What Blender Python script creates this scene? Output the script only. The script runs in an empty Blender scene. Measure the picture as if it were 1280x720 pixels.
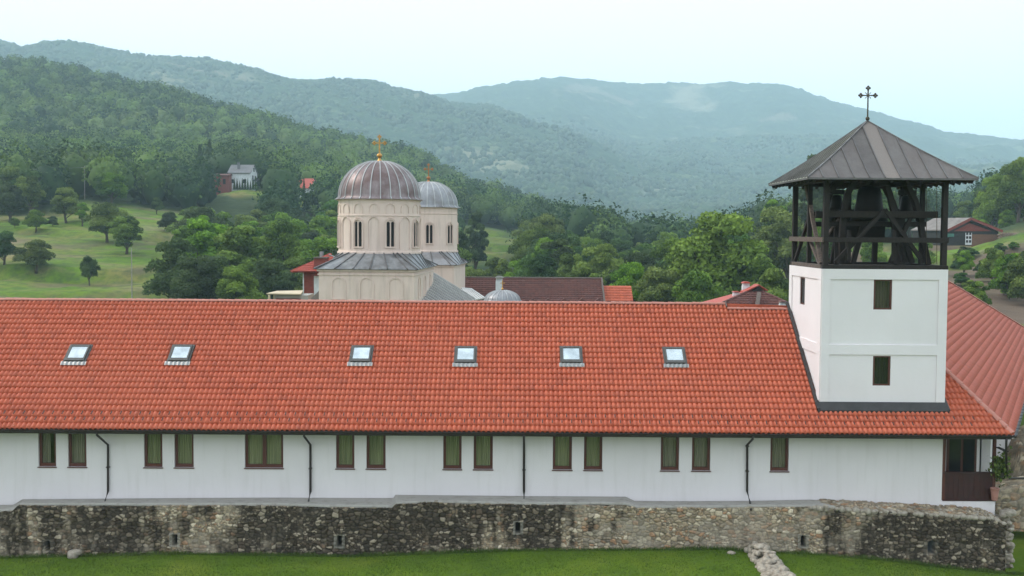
import bpy, bmesh, math, random
import numpy as np
from mathutils import Vector, Matrix, noise as mnoise
random.seed(7); rng = np.random.default_rng(7)
R = math.radians
sc = bpy.context.scene
col = sc.collection

# ------------------------------------------------------------------ camera
F = 1400.0; CZ = 12.0
PIT = math.atan(70/1400.0); ROLL = 0.0063
cf = Vector((0, math.cos(PIT), -math.sin(PIT))); r0 = Vector((1, 0, 0)); u0 = Vector((0, math.sin(PIT), math.cos(PIT)))
cr = r0*math.cos(ROLL)+u0*math.sin(ROLL); cu = u0*math.cos(ROLL)-r0*math.sin(ROLL)
cam = bpy.data.cameras.new('camera'); co = bpy.data.objects.new('camera', cam); col.objects.link(co)
m = Matrix.Identity(4)
for i in range(3):
    m[i][0] = cr[i]; m[i][1] = cu[i]; m[i][2] = -cf[i]
m[2][3] = CZ
co.matrix_world = m
cam.sensor_width = 36; cam.lens = F/1280*36; cam.clip_end = 30000; cam.clip_start = 0.5
sc.camera = co

def P(px, py, Y):
    """world point on the vertical plane at depth Y seen at a place of the photograph (measuring aid)"""
    d = cf + cr*((px-640)/F) + cu*((360-py)/F)
    return Vector((0, 0, CZ)) + d*(Y/d.y)
def ZZ(px, py, Y): return P(px, py, Y).z
def XX(px, py, Y): return P(px, py, Y).x
# ------------------------------------------------------------------ object helpers
def tag(o, label=None, cat=None, group=None, kind=None):
    if label: o['label'] = label
    if cat: o['category'] = cat
    if group: o['group'] = group
    if kind: o['kind'] = kind
    return o
def empty(name, loc=(0, 0, 0), rz=0, parent=None):
    o = bpy.data.objects.new(name, None); col.objects.link(o)
    o.location = loc; o.rotation_euler = (0, 0, rz); o.empty_display_size = 0.3
    if parent: o.parent = parent
    return o
def base(name, loc, label, cat, group=None, rz=0):
    return tag(empty(name, loc, rz), label, cat, group)
def wmat(o):
    """world matrix of a chain of objects before the depsgraph has run"""
    mm = Matrix.LocRotScale(o.location, o.rotation_euler, o.scale)
    return (wmat(o.parent) @ mm) if o.parent else mm
class MB:
    def __init__(s): s.v = []; s.f = []; s.mi = []; s.uv = None; s.cur = 0; s.cols = None
    def face(s, pts):
        n = len(s.v); s.v += [tuple(p) for p in pts]; s.f.append(tuple(range(n, n+len(pts)))); s.mi.append(s.cur); return s
    def raw(s, vs, fs):
        n = len(s.v); s.v += [tuple(p) for p in vs]
        for f in fs: s.f.append(tuple(n+i for i in f)); s.mi.append(s.cur)
        return s
    def box(s, x0, x1, y0, y1, z0, z1):
        return s.raw([(x0,y0,z0),(x1,y0,z0),(x1,y1,z0),(x0,y1,z0),(x0,y0,z1),(x1,y0,z1),(x1,y1,z1),(x0,y1,z1)],
                     [(0,3,2,1),(4,5,6,7),(0,1,5,4),(1,2,6,5),(2,3,7,6),(3,0,4,7)])
    def bar(s, a, b, w, h=None, up=(0, 0, 1)):
        a = Vector(a); b = Vector(b); h = h or w; d = (b-a).normalized(); up = Vector(up)
        if abs(d.dot(up)) > .95: up = Vector((0, 1, 0))
        r = d.cross(up).normalized()*w/2; u = r.cross(d).normalized()*h/2
        q = [a-r-u, a+r-u, a+r+u, a-r+u, b-r-u, b+r-u, b+r+u, b-r+u]
        return s.raw(q, [(0,3,2,1),(4,5,6,7),(0,1,5,4),(1,2,6,5),(2,3,7,6),(3,0,4,7)])
    def tube(s, pts, rad, n=8, cap=True):
        pts = [Vector(p) for p in pts]; rings = []
        rads = rad if isinstance(rad, (list, tuple)) else [rad]*len(pts)
        vs = []
        for i, p in enumerate(pts):
            d = (pts[min(i+1, len(pts)-1)]-pts[max(i-1, 0)]).normalized()
            up = Vector((0, 0, 1)) if abs(d.z) < .9 else Vector((0, 1, 0))
            r = d.cross(up).normalized(); u = r.cross(d)
            for k in range(n):
                a = 2*math.pi*k/n; vs.append(p+(r*math.cos(a)+u*math.sin(a))*rads[i])
        fs = []
        for i in range(len(pts)-1):
            for k in range(n):
                k2 = (k+1) % n; fs.append((i*n+k, i*n+k2, (i+1)*n+k2, (i+1)*n+k))
        if cap: fs.append(tuple(range(n))[::-1]); fs.append(tuple((len(pts)-1)*n+k for k in range(n)))
        return s.raw(vs, fs)
    def curvebar(s, pts, w):
        for a, b in zip(pts[:-1], pts[1:]):
            d = (Vector(b)-Vector(a)).normalized()*w*.12
            s.bar(Vector(a)-d, Vector(b)+d, w)
        return s
    def lathe(s, prof, n=32, c=(0, 0, 0), a0=0, a1=2*math.pi):
        full = abs(a1-a0-2*math.pi) < 1e-6; m_ = n if full else n+1; vs = []; fs = []
        for r, z in prof:
            for k in range(m_):
                a = a0+(a1-a0)*k/n; vs.append((c[0]+r*math.cos(a), c[1]+r*math.sin(a), c[2]+z))
        for i in range(len(prof)-1):
            for k in range(n):
                k2 = (k+1) % m_; fs.append((i*m_+k, i*m_+k2, (i+1)*m_+k2, (i+1)*m_+k))
        return s.raw(vs, fs)
    def prism(s, poly, d):
        """poly: list of 3d points, extruded by vector d"""
        n = len(poly); d = Vector(d); a = [Vector(p) for p in poly]; b = [p+d for p in a]
        fs = [tuple(range(n))[::-1], tuple(range(n, 2*n))]+[(i, (i+1) % n, n+(i+1) % n, n+i) for i in range(n)]
        return s.raw(a+b, fs)
    def build(s, name, mats, parent=None, smooth=False, world=True, bevel=0, edge=None):
        """vertices are in world space (world=True) and are carried into the parent's space"""
        me = bpy.data.meshes.new(name)
        vs = s.v
        if parent is not None and world:
            inv = wmat(parent).inverted(); vs = [tuple(inv @ Vector(p)) for p in vs]
        me.from_pydata(vs, [], s.f)
        if not isinstance(mats, (list, tuple)): mats = [mats]
        for m_ in mats: me.materials.append(m_)
        me.polygons.foreach_set('material_index', s.mi)
        if smooth: me.polygons.foreach_set('use_smooth', [True]*len(s.f))
        me.validate(); me.update()
        o = bpy.data.objects.new(name, me); col.objects.link(o)
        if parent is not None: o.parent = parent
        bm = bmesh.new(); bm.from_mesh(me); bmesh.ops.recalc_face_normals(bm, faces=bm.faces); bm.to_mesh(me); bm.free()
        if bevel:
            b = o.modifiers.new('bevel', 'BEVEL'); b.width = bevel; b.segments = 2; b.limit_method = 'ANGLE'
        return o
def np_mesh(name, verts, faces, mats, parent=None, smooth=False, attrs=None, uv=None, mi=None):
    """fast mesh; faces = (n,3) or (n,4) array"""
    me = bpy.data.meshes.new(name); nv = len(verts); nf, k = faces.shape
    me.vertices.add(nv); me.vertices.foreach_set('co', np.asarray(verts, dtype=np.float32).ravel())
    me.loops.add(nf*k); me.loops.foreach_set('vertex_index', faces.astype(np.int32).ravel())
    me.polygons.add(nf); me.polygons.foreach_set('loop_start', np.arange(0, nf*k, k, dtype=np.int32))
    try: me.polygons.foreach_set('loop_total', np.full(nf, k, dtype=np.int32))
    except Exception: pass
    if smooth: me.polygons.foreach_set('use_smooth', np.ones(nf, dtype=bool))
    if mi is not None: me.polygons.foreach_set('material_index', np.asarray(mi, dtype=np.int32))
    if not isinstance(mats, (list, tuple)): mats = [mats]
    for m_ in mats: me.materials.append(m_)
    me.update(calc_edges=True)
    if attrs:
        for an, arr in attrs.items():
            arr = np.asarray(arr, dtype=np.float32)
            if arr.ndim == 1:
                a = me.attributes.new(an, 'FLOAT', 'POINT'); a.data.foreach_set('value', arr)
            else:
                a = me.attributes.new(an, 'FLOAT_COLOR', 'POINT')
                c4 = np.ones((nv, 4), dtype=np.float32); c4[:, :3] = arr; a.data.foreach_set('color', c4.ravel())
    if uv is not None:
        l = me.uv_layers.new(name='UVMap'); l.data.foreach_set('uv', np.asarray(uv, dtype=np.float32).ravel())
    o = bpy.data.objects.new(name, me); col.objects.link(o)
    if parent is not None:
        o.parent = parent
    return o
# ------------------------------------------------------------------ materials
class N:
    def __init__(s, name):
        s.m = bpy.data.materials.new(name); s.m.use_nodes = True; s.t = s.m.node_tree; s.t.nodes.clear()
        s.out = s.t.nodes.new('ShaderNodeOutputMaterial')
    def n(s, typ, **kw):
        nd = s.t.nodes.new(typ)
        for k, v in kw.items():
            if k.startswith('_'): setattr(nd, k[1:], v)
        for k, v in kw.items():
            if not k.startswith('_'):
                key = int(k[1:]) if (k[0] == 'i' and k[1:].isdigit()) else k.replace('__', ' ')
                s.set(nd.inputs[key], v)
        return nd
    def set(s, inp, v):
        if hasattr(v, 'links') or isinstance(v, bpy.types.NodeSocket): s.t.links.new(v, inp)
        elif isinstance(v, (tuple, list)) and len(v) == 3 and inp.type == 'RGBA': inp.default_value = (*v, 1)
        else: inp.default_value = v
    def noise(s, scale, detail=4, vec=None, rough=.55, dist=0):
        nd = s.n('ShaderNodeTexNoise', Scale=scale, Detail=detail, Roughness=rough, Distortion=dist)
        if vec is not None: s.set(nd.inputs['Vector'], vec)
        return nd.outputs['Fac']
    def obj(s, scale=None):
        tc = s.n('ShaderNodeTexCoord').outputs['Object']
        if scale:
            return s.n('ShaderNodeMapping', i0=tc, Scale=scale).outputs[0]
        return tc
    def geo(s, scale=None):
        tc = s.n('ShaderNodeNewGeometry').outputs['Position']
        if scale: return s.n('ShaderNodeMapping', i0=tc, Scale=scale).outputs[0]
        return tc
    def ramp(s, fac, stops):
        nd = s.n('ShaderNodeValToRGB', Fac=fac); cr_ = nd.color_ramp
        while len(cr_.elements) < len(stops): cr_.elements.new(.5)
        for e, (p, c) in zip(cr_.elements, stops):
            e.position = p; e.color = (*c, 1) if len(c) == 3 else c
        return nd.outputs[0]
    def mix(s, fac, a, b, mode='MIX'):
        nd = s.n('ShaderNodeMix', _data_type='RGBA', _blend_type=mode)
        s.set(nd.inputs[0], fac); s.set(nd.inputs[6], a); s.set(nd.inputs[7], b); return nd.outputs[2]
    def math(s, op, a, b=0.0):
        nd = s.n('ShaderNodeMath', _operation=op); s.set(nd.inputs[0], a); s.set(nd.inputs[1], b); return nd.outputs[0]
    def mrange(s, v, a, b, c=0., d=1.):
        nd = s.n('ShaderNodeMapRange'); s.set(nd.inputs[0], v)
        for i, x in enumerate((a, b, c, d)): s.set(nd.inputs[i+1], x)
        return nd.outputs[0]
    def bump(s, h, strength=.3, dist=.02):
        return s.n('ShaderNodeBump', Height=h, Strength=strength, Distance=dist).outputs[0]
    def attr(s, name, out='Color'):
        return s.n('ShaderNodeAttribute', _attribute_name=name).outputs[out]
    def fin(s, color, rough=.8, normal=None, metal=0., spec=.5, extra=None):
        b = s.n('ShaderNodeBsdfPrincipled'); s.set(b.inputs['Base Color'], color); s.set(b.inputs['Roughness'], rough)
        s.set(b.inputs['Metallic'], metal); s.set(b.inputs['Specular IOR Level'], spec)
        if normal is not None: s.set(b.inputs['Normal'], normal)
        s.t.links.new(b.outputs[0], s.out.inputs[0]); return s.m
M = {}
def simple(name, c, c2=None, scale=3, rough=.7, metal=0, bump=.15, bscale=None, stretch=None, spec=.4):
    n = N(name); v = n.geo(stretch)
    c2 = c2 or tuple(x*.7 for x in c)
    f = n.noise(scale, 6, v, .65)
    f2 = n.mrange(f, .3, .7)
    cc = n.mix(f2, c2, c)
    g = n.noise(bscale or scale*6, 5, v, .7)
    M[name] = n.fin(cc, rough, n.bump(g, bump, .03), metal, spec); return M[name]

# white lime plaster with faint weathering
def plaster(name, c, dirt, amt=.25, sc_=1.0):
    n = N(name); v = n.geo()
    a = n.noise(.45*sc_, 6, v, .6); b = n.noise(1.0, 6, n.geo((3.5, 3.5, .35)), .6)
    st = n.math('MULTIPLY', n.mrange(b, .5, .78), amt)
    c1 = n.mix(n.mrange(a, .3, .7), tuple(x*.93 for x in c), c)
    c2 = n.mix(st, c1, dirt)
    g = n.noise(14, 5, v, .7); g2 = n.noise(1.3, 3, v)
    h = n.math('ADD', n.math('MULTIPLY', g, .25), g2)
    M[name] = n.fin(c2, .85, n.bump(h, .35, .03), 0, .25); return M[name]
plaster('white_plaster', (.715, .660, .665), (.45, .41, .37), .26)
plaster('tower_plaster', (.77, .715, .722), (.6, .6, .58), .12)
plaster('church_plaster', (.70, .55, .475), (.40, .31, .26), .6, 1.6)
plaster('ledge_plaster', (.36, .33, .30), (.16, .14, .12), .7, 3)
def tilemat(name, c1, c2, dark, moss=.0, rough=.55, vary=1.0):
    n = N(name)
    uv = n.n('ShaderNodeTexCoord').outputs['UV']
    fl = n.n('ShaderNodeVectorMath', _operation='FLOOR', i0=uv).outputs[0]
    wn = n.n('ShaderNodeTexWhiteNoise', _noise_dimensions='3D', Vector=fl).outputs['Value']
    big = n.noise(.22, 5, n.geo(), .6)
    mid = n.noise(2.2, 5, n.geo(), .6)
    cc = n.mix(wn, c1, c2)
    cc = n.mix(n.math('MULTIPLY', n.mrange(big, .35, .7), .55*vary), cc, tuple(x*y for x, y in zip(c1, (.95, 1.12, 1.2))))
    odd = n.mrange(wn, .955, .96)
    cc = n.mix(n.math('MULTIPLY', odd, .15), cc, dark)
    cc = n.mix(n.math('MULTIPLY', n.mrange(mid, .60, .85), .22+moss), cc, dark)
    g = n.noise(45, 4, n.geo(), .7)
    M[name] = n.fin(cc, rough, n.bump(g, .2, .01), 0, .45); return M[name]
tilemat('roof_tiles', (.53, .108, .048), (.41, .080, .036), (.19, .045, .028))
tilemat('wing_tiles', (.46, .080, .036), (.36, .062, .028), (.24, .07, .05), 0, .6)
tilemat('old_tiles', (.13, .045, .035), (.085, .034, .030), (.30, .15, .12), .1, .8)
tilemat('bright_tiles', (.42, .075, .05), (.34, .06, .04), (.2, .05, .04), 0, .7)
n = N('ridge_tiles'); M['ridge_tiles'] = n.fin(n.mix(n.noise(4, 5, n.geo()), (.36, .12, .085), (.50, .22, .17)), .7, n.bump(n.noise(30, 4, n.geo()), .3, .01))
simple('gutter_brown', (.045, .032, .028), (.03, .022, .02), 5, .45, .2, .05)
simple('window_wood', (.11, .032, .020), (.07, .021, .014), 6, .5, 0, .1, stretch=(4, 4, .6))
simple('parapet_wood', (.05, .013, .012), (.03, .010, .010), 3, .5, 0, .1)
simple('dark_timber', (.026, .018, .015), (.011, .008, .007), 4, .8, 0, .5, stretch=(3, 3, 1.2))
simple('grey_timber', (.16, .12, .10), (.06, .045, .04), 5, .85, 0, .5, stretch=(3, 3, 3))
simple('flashing_dark', (.035, .032, .032), (.055, .05, .05), 3, .5, .3, .1)
simple('flashing_light', (.33, .325, .32), (.22, .21, .205), 5, .45, .5, .05)
simple('frame_grey', (.10, .095, .09), (.07, .065, .06), 5, .5, .3, .05)
simple('gold', (.60, .33, .09), (.38, .19, .05), 4, .38, .8, .05)
simple('old_gold', (.45, .19, .07), (.30, .12, .05), 4, .5, .5, .05)
simple('iron', (.05, .045, .035), (.10, .07, .03), 6, .55, .6, .1)
simple('bronze', (.014, .012, .011), (.022, .018, .015), 4, .5, .7, .1)
simple('concrete', (.40, .38, .35), (.28, .27, .25), 2, .9, 0, .2)
simple('white_paint', (.70, .71, .72), (.5, .5, .5), 2, .8, 0, .1)
simple('pale_sheet', (.62, .50, .34), (.45, .36, .25), 1.5, .7, 0, .1)
simple('red_brick', (.25, .060, .045), (.15, .040, .033), 5, .85, 0, .5)
simple('barn_wood', (.20, .10, .055), (.11, .055, .035), 3, .85, 0, .4, stretch=(1, 1, 8))
simple('barn_dark', (.035, .032, .03), (.02, .02, .018), 3, .9, 0, .2)
simple('green_sheet', (.06, .20, .15), (.05, .14, .11), 3, .6, 0, .1)
simple('stripe_light', (.55, .53, .51), (.40, .38, .37), 2, .6, 0, .1)
simple('stripe_dark', (.085, .078, .075), (.05, .045, .045), 2, .6, 0, .1)
simple('shed_roof', (.22, .19, .17), (.13, .11, .10), .8, .7, 0, .2)
simple('slate_grey', (.16, .155, .16), (.11, .105, .11), .9, .6, 0, .2)
simple('fallen_logs', (.30, .22, .16), (.14, .10, .08), 4, .9, 0, .5)
simple('bark', (.10, .075, .055), (.05, .038, .03), 5, .9, 0, .6, stretch=(3, 3, .8))
simple('pale_bark', (.22, .19, .16), (.10, .08, .06), 5, .9, 0, .5, stretch=(3, 3, .8))
simple('pole_grey', (.35, .32, .28), (.22, .20, .17), 3, .8, 0, .2)
simple('pink_pot', (.42, .20, .16), (.30, .14, .11), 3, .7, 0, .1)
simple('dark_void', (.012, .012, .012), (.008, .008, .008), 3, .9, 0, .0)
simple('rubble', (.44, .38, .31), (.20, .165, .13), 6, .92, 0, .8, 22)
simple('wire', (.16, .17, .17), (.10, .11, .11), 3, .6, 0, 0)
# lead sheet of the domes
def lead(name, a, b, c, metal=.35, rough=.42):
    n = N(name); v = n.geo((2.4, 2.4, .5)); f = n.noise(1.3, 6, v, .7); g = n.noise(.6, 4, n.geo(), .6)
    cc = n.mix(n.mrange(f, .35, .65), a, b); cc = n.mix(n.math('MULTIPLY', n.mrange(g, .45, .62), .8), cc, c)
    M[name] = n.fin(cc, n.mrange(f, .3, .7, rough-.08, rough+.12), n.bump(n.noise(6, 5, n.geo()), .25, .03), metal, .5)
lead('dome_lead', (.17, .115, .115), (.28, .235, .235), (.105, .055, .048))
lead('dome_lead_grey', (.22, .215, .225), (.31, .31, .325), (.17, .15, .15))
lead('lead_roof', (.15, .15, .155), (.26, .26, .265), (.10, .095, .10), .3, .4)
lead('lead_seam', (.10, .09, .09), (.17, .16, .16), (.08, .07, .07), .3, .5)
lead('seam_light', (.38, .37, .37), (.52, .52, .52), (.32, .31, .31), .2, .5)
lead('pale_strip', (.15, .122, .108), (.19, .155, .135), (.17, .14, .125), .15, .5)
def towerroof():
    n = N('tower_sheet'); uv = n.n('ShaderNodeTexCoord').outputs['UV']
    fl = n.n('ShaderNodeVectorMath', _operation='FLOOR', i0=uv).outputs[0]
    wn = n.n('ShaderNodeTexWhiteNoise', _noise_dimensions='3D', Vector=fl).outputs['Value']
    f = n.noise(1.1, 6, n.geo((1, 1, .6)), .65)
    cc = n.ramp(wn, [(0, (.070, .056, .052)), (.6, (.092, .072, .066)), (.9, (.12, .096, .086)), (1, (.22, .175, .15))])
    cc = n.mix(n.math('MULTIPLY', n.mrange(f, .40, .70), .75), cc, (.135, .120, .112)); cc = n.mix(n.math('MULTIPLY', n.mrange(n.noise(2.2, 5, n.geo((3, 1, .4)), .7), .5, .75), .6), cc, (.045, .036, .033))
    M['tower_sheet'] = n.fin(cc, .48, n.bump(n.noise(5, 4, n.geo()), .25, .03), .15, .5)
    n = N('mossy_sheet'); f = n.noise(1.6, 6, n.geo((1, 1, 1)), .7)
    cc = n.ramp(f, [(.35, (.085, .085, .07)), (.5, (.13, .125, .095)), (.62, (.10, .11, .06)), (.8, (.2, .19, .16))])
    cc = n.mix(1., cc, (1.9, 1.9, 1.9), 'MULTIPLY')
    M['mossy_sheet'] = n.fin(cc, .5, n.bump(n.noise(6, 4, n.geo()), .3, .03), .15, .5)
towerroof()
# glass: clear pane with a fresnel reflection
def glass(name, tint=(.8, .85, .82), boost=.06, rough=.03):
    n = N(name); fr = n.math('ADD', n.math('MULTIPLY', n.math('POWER', n.n('ShaderNodeLayerWeight', Blend=.5).outputs['Facing'], 5.0), .9), .04)
    t = n.n('ShaderNodeBsdfTransparent', Color=tint); g = n.n('ShaderNodeBsdfGlossy', Roughness=rough, Color=(1, 1, 1))
    mx = n.n('ShaderNodeMixShader'); n.set(mx.inputs[0], n.math('ADD', fr, boost))
    n.t.links.new(t.outputs[0], mx.inputs[1]); n.t.links.new(g.outputs[0], mx.inputs[2]); n.t.links.new(mx.outputs[0], n.out.inputs[0])
    M[name] = n.m
glass('window_glass', (.88, .86, .84), .02); simple('dark_glass', (.022, .024, .024), (.012, .013, .013), 2, .12, 0, 0, spec=.5)
n = N('skylight_glass'); M['skylight_glass'] = n.fin(n.mix(n.mrange(n.noise(1.4, 4, n.geo()), .35, .65), (.40, .44, .46), (.66, .71, .73)), .10, None, .85, .6)
def curtain(name, a, b):
    n = N(name); f = n.noise(2.5, 3, n.geo((9, 9, .25)), .5)  # vertical tone streaks paint light and dark folds into the cloth
    M[name] = n.fin(n.mix(n.mrange(f, .3, .7), a, b), .85)
curtain('curtain_green', (.16, .175, .095), (.40, .42, .26)); curtain('curtain_grey', (.13, .125, .10), (.36, .34, .28)); curtain('curtain_brown', (.05, .042, .033), (.10, .085, .065))
# vertex-coloured masonry
def masonry():
    n = N('masonry'); c = n.attr('tint'); v = n.geo()
    f = n.noise(9, 5, v, .65); c2 = n.mix(n.mrange(f, .3, .7), n.mix(1., c, (.72, .70, .68), 'MULTIPLY'), n.mix(1., c, (1.2, 1.2, 1.18), 'MULTIPLY'))
    M['masonry'] = n.fin(c2, .93, n.bump(n.noise(25, 5, v, .7), .5, .03), 0, .15)
masonry()
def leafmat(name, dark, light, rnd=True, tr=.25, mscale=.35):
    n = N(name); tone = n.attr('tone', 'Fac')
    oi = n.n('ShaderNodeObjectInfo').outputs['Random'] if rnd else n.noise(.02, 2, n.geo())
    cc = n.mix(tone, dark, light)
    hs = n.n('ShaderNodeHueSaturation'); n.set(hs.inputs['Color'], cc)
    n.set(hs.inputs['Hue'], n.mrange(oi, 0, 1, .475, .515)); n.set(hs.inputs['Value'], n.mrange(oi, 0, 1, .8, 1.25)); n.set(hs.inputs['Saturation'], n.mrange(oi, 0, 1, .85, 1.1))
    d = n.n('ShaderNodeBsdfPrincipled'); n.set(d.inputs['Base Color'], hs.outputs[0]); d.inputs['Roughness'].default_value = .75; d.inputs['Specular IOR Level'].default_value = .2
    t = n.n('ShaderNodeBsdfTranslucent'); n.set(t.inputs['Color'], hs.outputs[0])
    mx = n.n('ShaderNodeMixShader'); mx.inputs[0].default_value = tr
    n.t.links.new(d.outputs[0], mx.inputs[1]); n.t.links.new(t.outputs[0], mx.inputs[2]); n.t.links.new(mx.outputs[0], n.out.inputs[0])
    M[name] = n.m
leafmat('leaf_mid', (.034, .070, .012), (.185, .280, .040))
leafmat('leaf_dark', (.018, .042, .015), (.085, .145, .036))
leafmat('leaf_bright', (.042, .095, .010), (.215, .340, .036))
leafmat('leaf_forest', (.016, .046, .018), (.150, .235, .052), False)
leafmat('leaf_far', (.030, .058, .032), (.090, .130, .062), False, .1)
# ------------------------------------------------------------------ terrain (heights measured along sight lines, then real ground)
def hz(px): return 290-(640-px)*ROLL*-1*-1  # horizon row at a column
def zcol(px, Y, py): return P(px, py, Y).z
LAWN = [(-40, 697), (0, 697), (220, 692), (440, 695), (640, 688), (900, 686), (960, 690), (1010, 692), (1100, 699), (1180, 709), (1262, 717), (1330, 717)]
lx = np.array([XX(a, b, 42.75) for a, b in LAWN]); lz = np.array([ZZ(a, b, 42.75) for a, b in LAWN])
# per column: (depth, row) with row None -> absolute z given
COLS = {
 -250: [(60,'z0'),(120,'z1'),(165,380),(200,345),(240,300),(300,255),(400,230),(600,165),(900,75),(960,62),(1300,'z150'),(2500,45),(3000,'z380'),(4200,'z420'),(6000,'z200')],
   0: [(60,'z0'),(120,'z.6'),(165,378),(200,345),(240,304),(300,262),(400,236),(600,178),(900,92),(960,84),(1300,'z120'),(1900,'z250'),(2500,54),(3000,'z380'),(4200,'z420'),(6000,'z200')],
  50: [(60,'z0'),(120,'z.6'),(165,378),(200,346),(240,306),(300,261),(400,237),(600,180),(900,96),(960,86),(1300,'z120'),(1900,'z250'),(2500,53),(3000,'z380'),(4200,'z420'),(6000,'z200')],
 100: [(60,'z0'),(120,'z.5'),(165,378),(200,348),(240,310),(300,256),(400,238),(600,185),(900,104),(960,98),(1300,'z110'),(1900,'z240'),(2500,57),(3000,'z380'),(4200,'z420'),(6000,'z200')],
 200: [(60,'z0'),(120,'z.3'),(165,380),(200,352),(240,316),(300,270),(370,252),(450,230),(600,190),(900,116),(960,116),(1300,'z100'),(1900,'z230'),(2500,72),(3000,'z360'),(4200,'z420'),(6000,'z200')],
 300: [(60,'z0'),(120,'z0'),(160,388),(240,332),(300,290),(345,256),(372,237),(400,235),(600,195),(850,140),(930,137),(1300,'z70'),(1900,'z200'),(2500,83),(3000,'z330'),(4200,'z420'),(6000,'z200')],
 400: [(60,'z0'),(120,'z0'),(160,390),(240,340),(310,300),(380,256),(430,247),(600,210),(800,170),(880,170),(1300,'z40'),(1800,'z160'),(2500,100),(3000,'z300'),(4200,'z420'),(6000,'z200')],
 500: [(60,'z0'),(120,'z0'),(160,390),(250,352),(350,305),(450,272),(600,232),(780,190),(860,192),(1300,'z20'),(1800,'z130'),(2500,112),(3000,'z320'),(4200,112),(5000,'z450'),(6000,'z200')],
 600: [(60,'z0'),(120,'z0'),(160,390),(250,352),(340,325),(430,285),(600,262),(760,238),(850,240),(1200,'z5'),(1600,236),(2500,130),(2900,'z310'),(4200,103),(5000,'z450'),(6000,'z200')],
 700: [(60,'z0'),(120,'z0'),(160,390),(300,330),(400,312),(500,298),(750,276),(850,278),(1100,'z3'),(1500,250),(2300,172),(2700,'z250'),(4200,100),(5000,'z450'),(6000,'z200')],
 800: [(60,'z0'),(120,'z0'),(160,390),(300,'z1'),(500,'z1'),(800,304),(1100,'z4'),(1500,278),(2200,222),(3000,178),(4200,106),(5000,'z450'),(6000,'z200')],
 900: [(60,'z0'),(120,'z0'),(160,'z1'),(300,'z1'),(500,'z3'),(800,'z3'),(1100,'z8'),(1500,276),(2200,228),(3000,180),(4200,106),(5000,'z450'),(6000,'z200')],
 960: [(60,'z0'),(100,'z1'),(150,372),(200,352),(240,322),(300,312),(500,'z8'),(800,'z4'),(1100,'z10'),(1500,274),(2200,226),(3000,176),(4200,107),(5000,'z450'),(6000,'z200')],
 1060: [(60,'z0'),(100,'z1.5'),(130,378),(180,340),(220,318),(300,305),(500,'z16'),(650,280),(900,'z10'),(1200,'z10'),(1500,268),(2200,222),(3000,182),(4200,133),(5000,'z420'),(6000,'z200')],
 1130: [(60,'z0'),(100,'z1.5'),(130,377),(180,338),(220,310),(300,300),(500,284),(650,276),(900,'z15'),(1200,'z15'),(1500,262),(2200,222),(3000,190),(4200,153),(5000,'z380'),(6000,'z200')],
 1200: [(60,'z0'),(95,'z1'),(130,378),(180,338),(216,307),(260,300),(300,297),(500,280),(650,270),(900,'z20'),(1200,'z20'),(1500,258),(2200,224),(3000,200),(4200,170),(5000,'z330'),(6000,'z200')],
 1280: [(60,'z0'),(95,'z1'),(120,400),(140,372),(180,318),(216,292),(260,284),(300,280),(500,250),(650,236),(900,'z40'),(1200,'z40'),(1500,250),(2200,222),(3000,204),(4200,178),(5000,'z300'),(6000,'z200')],
 1500: [(60,'z0'),(95,'z1'),(120,400),(140,370),(180,310),(216,275),(260,262),(300,250),(500,225),(650,210),(900,'z60'),(1200,'z60'),(1500,250),(2200,225),(3000,205),(4200,185),(5000,'z300'),(6000,'z200')],
}
def prep():
    ks = sorted(COLS); lg = np.log(np.geomspace(60, 6500, 220)); tab = np.zeros((len(ks), 220))
    for i, k in enumerate(ks):
        ds = []; zs = []
        for d, r in COLS[k]:
            ds.append(math.log(d)); zs.append(float(r[1:]) if isinstance(r, str) else zcol(k, d, r))
        ds.append(math.log(6500)); zs.append(150)
        # monotone cubic
        x = np.array(ds); y = np.array(zs); h = np.diff(x); dl = np.diff(y)/h; mm = np.zeros(len(x))
        for j in range(1, len(x)-1):
            mm[j] = 0 if dl[j-1]*dl[j] <= 0 else 3*(h[j-1]+h[j])/((2*h[j]+h[j-1])/dl[j-1]+(h[j]+2*h[j-1])/dl[j])
        mm[0] = dl[0]; mm[-1] = dl[-1]
        j = np.clip(np.searchsorted(x, lg)-1, 0, len(x)-2); t = np.clip((lg-x[j])/h[j], 0, 1)
        tab[i] = (2*t**3-3*t**2+1)*y[j]+(t**3-2*t**2+t)*h[j]*mm[j]+(-2*t**3+3*t**2)*y[j+1]+(t**3-t**2)*h[j]*mm[j+1]
    return np.array(ks, float), lg, tab
CK, CL, CT = prep()
SKX = [-200, 0, 8, 20, 30, 42, 55, 65, 90, 105, 130, 150, 200, 235, 260, 300, 335, 350, 375, 400, 435, 470, 500, 530, 560, 600, 700, 1280]
SKD = [-4, -4, -5.5, -10, -15, -14, -10, -8.5, -9, -13, -16, -16, -16, -15, -9, -14, -14, -14, -10, -8, -4, -1, -8, -11, -14, -12, 0, 0]
SK3X = [-200, 0, 100, 115, 200, 300, 400, 500, 600, 700, 760]; SK3D = [2, 2, 2, 9, 8, 15, 16, 14, 10, 6, 0]
SK2X = [0, 480, 540, 560, 600, 650, 700, 770, 830, 900, 960, 1000, 1060, 1130, 1200, 1279, 1500]; SK2D = [-20, -20, -23, -25, -22, -11, -7, -6, -7.5, -6, -5, -3, -6, -4, -6, -6, -6]
def smooth01(a, lo, hi): t = np.clip((a-lo)/(hi-lo), 0, 1); return t*t*(3-2*t)
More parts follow.
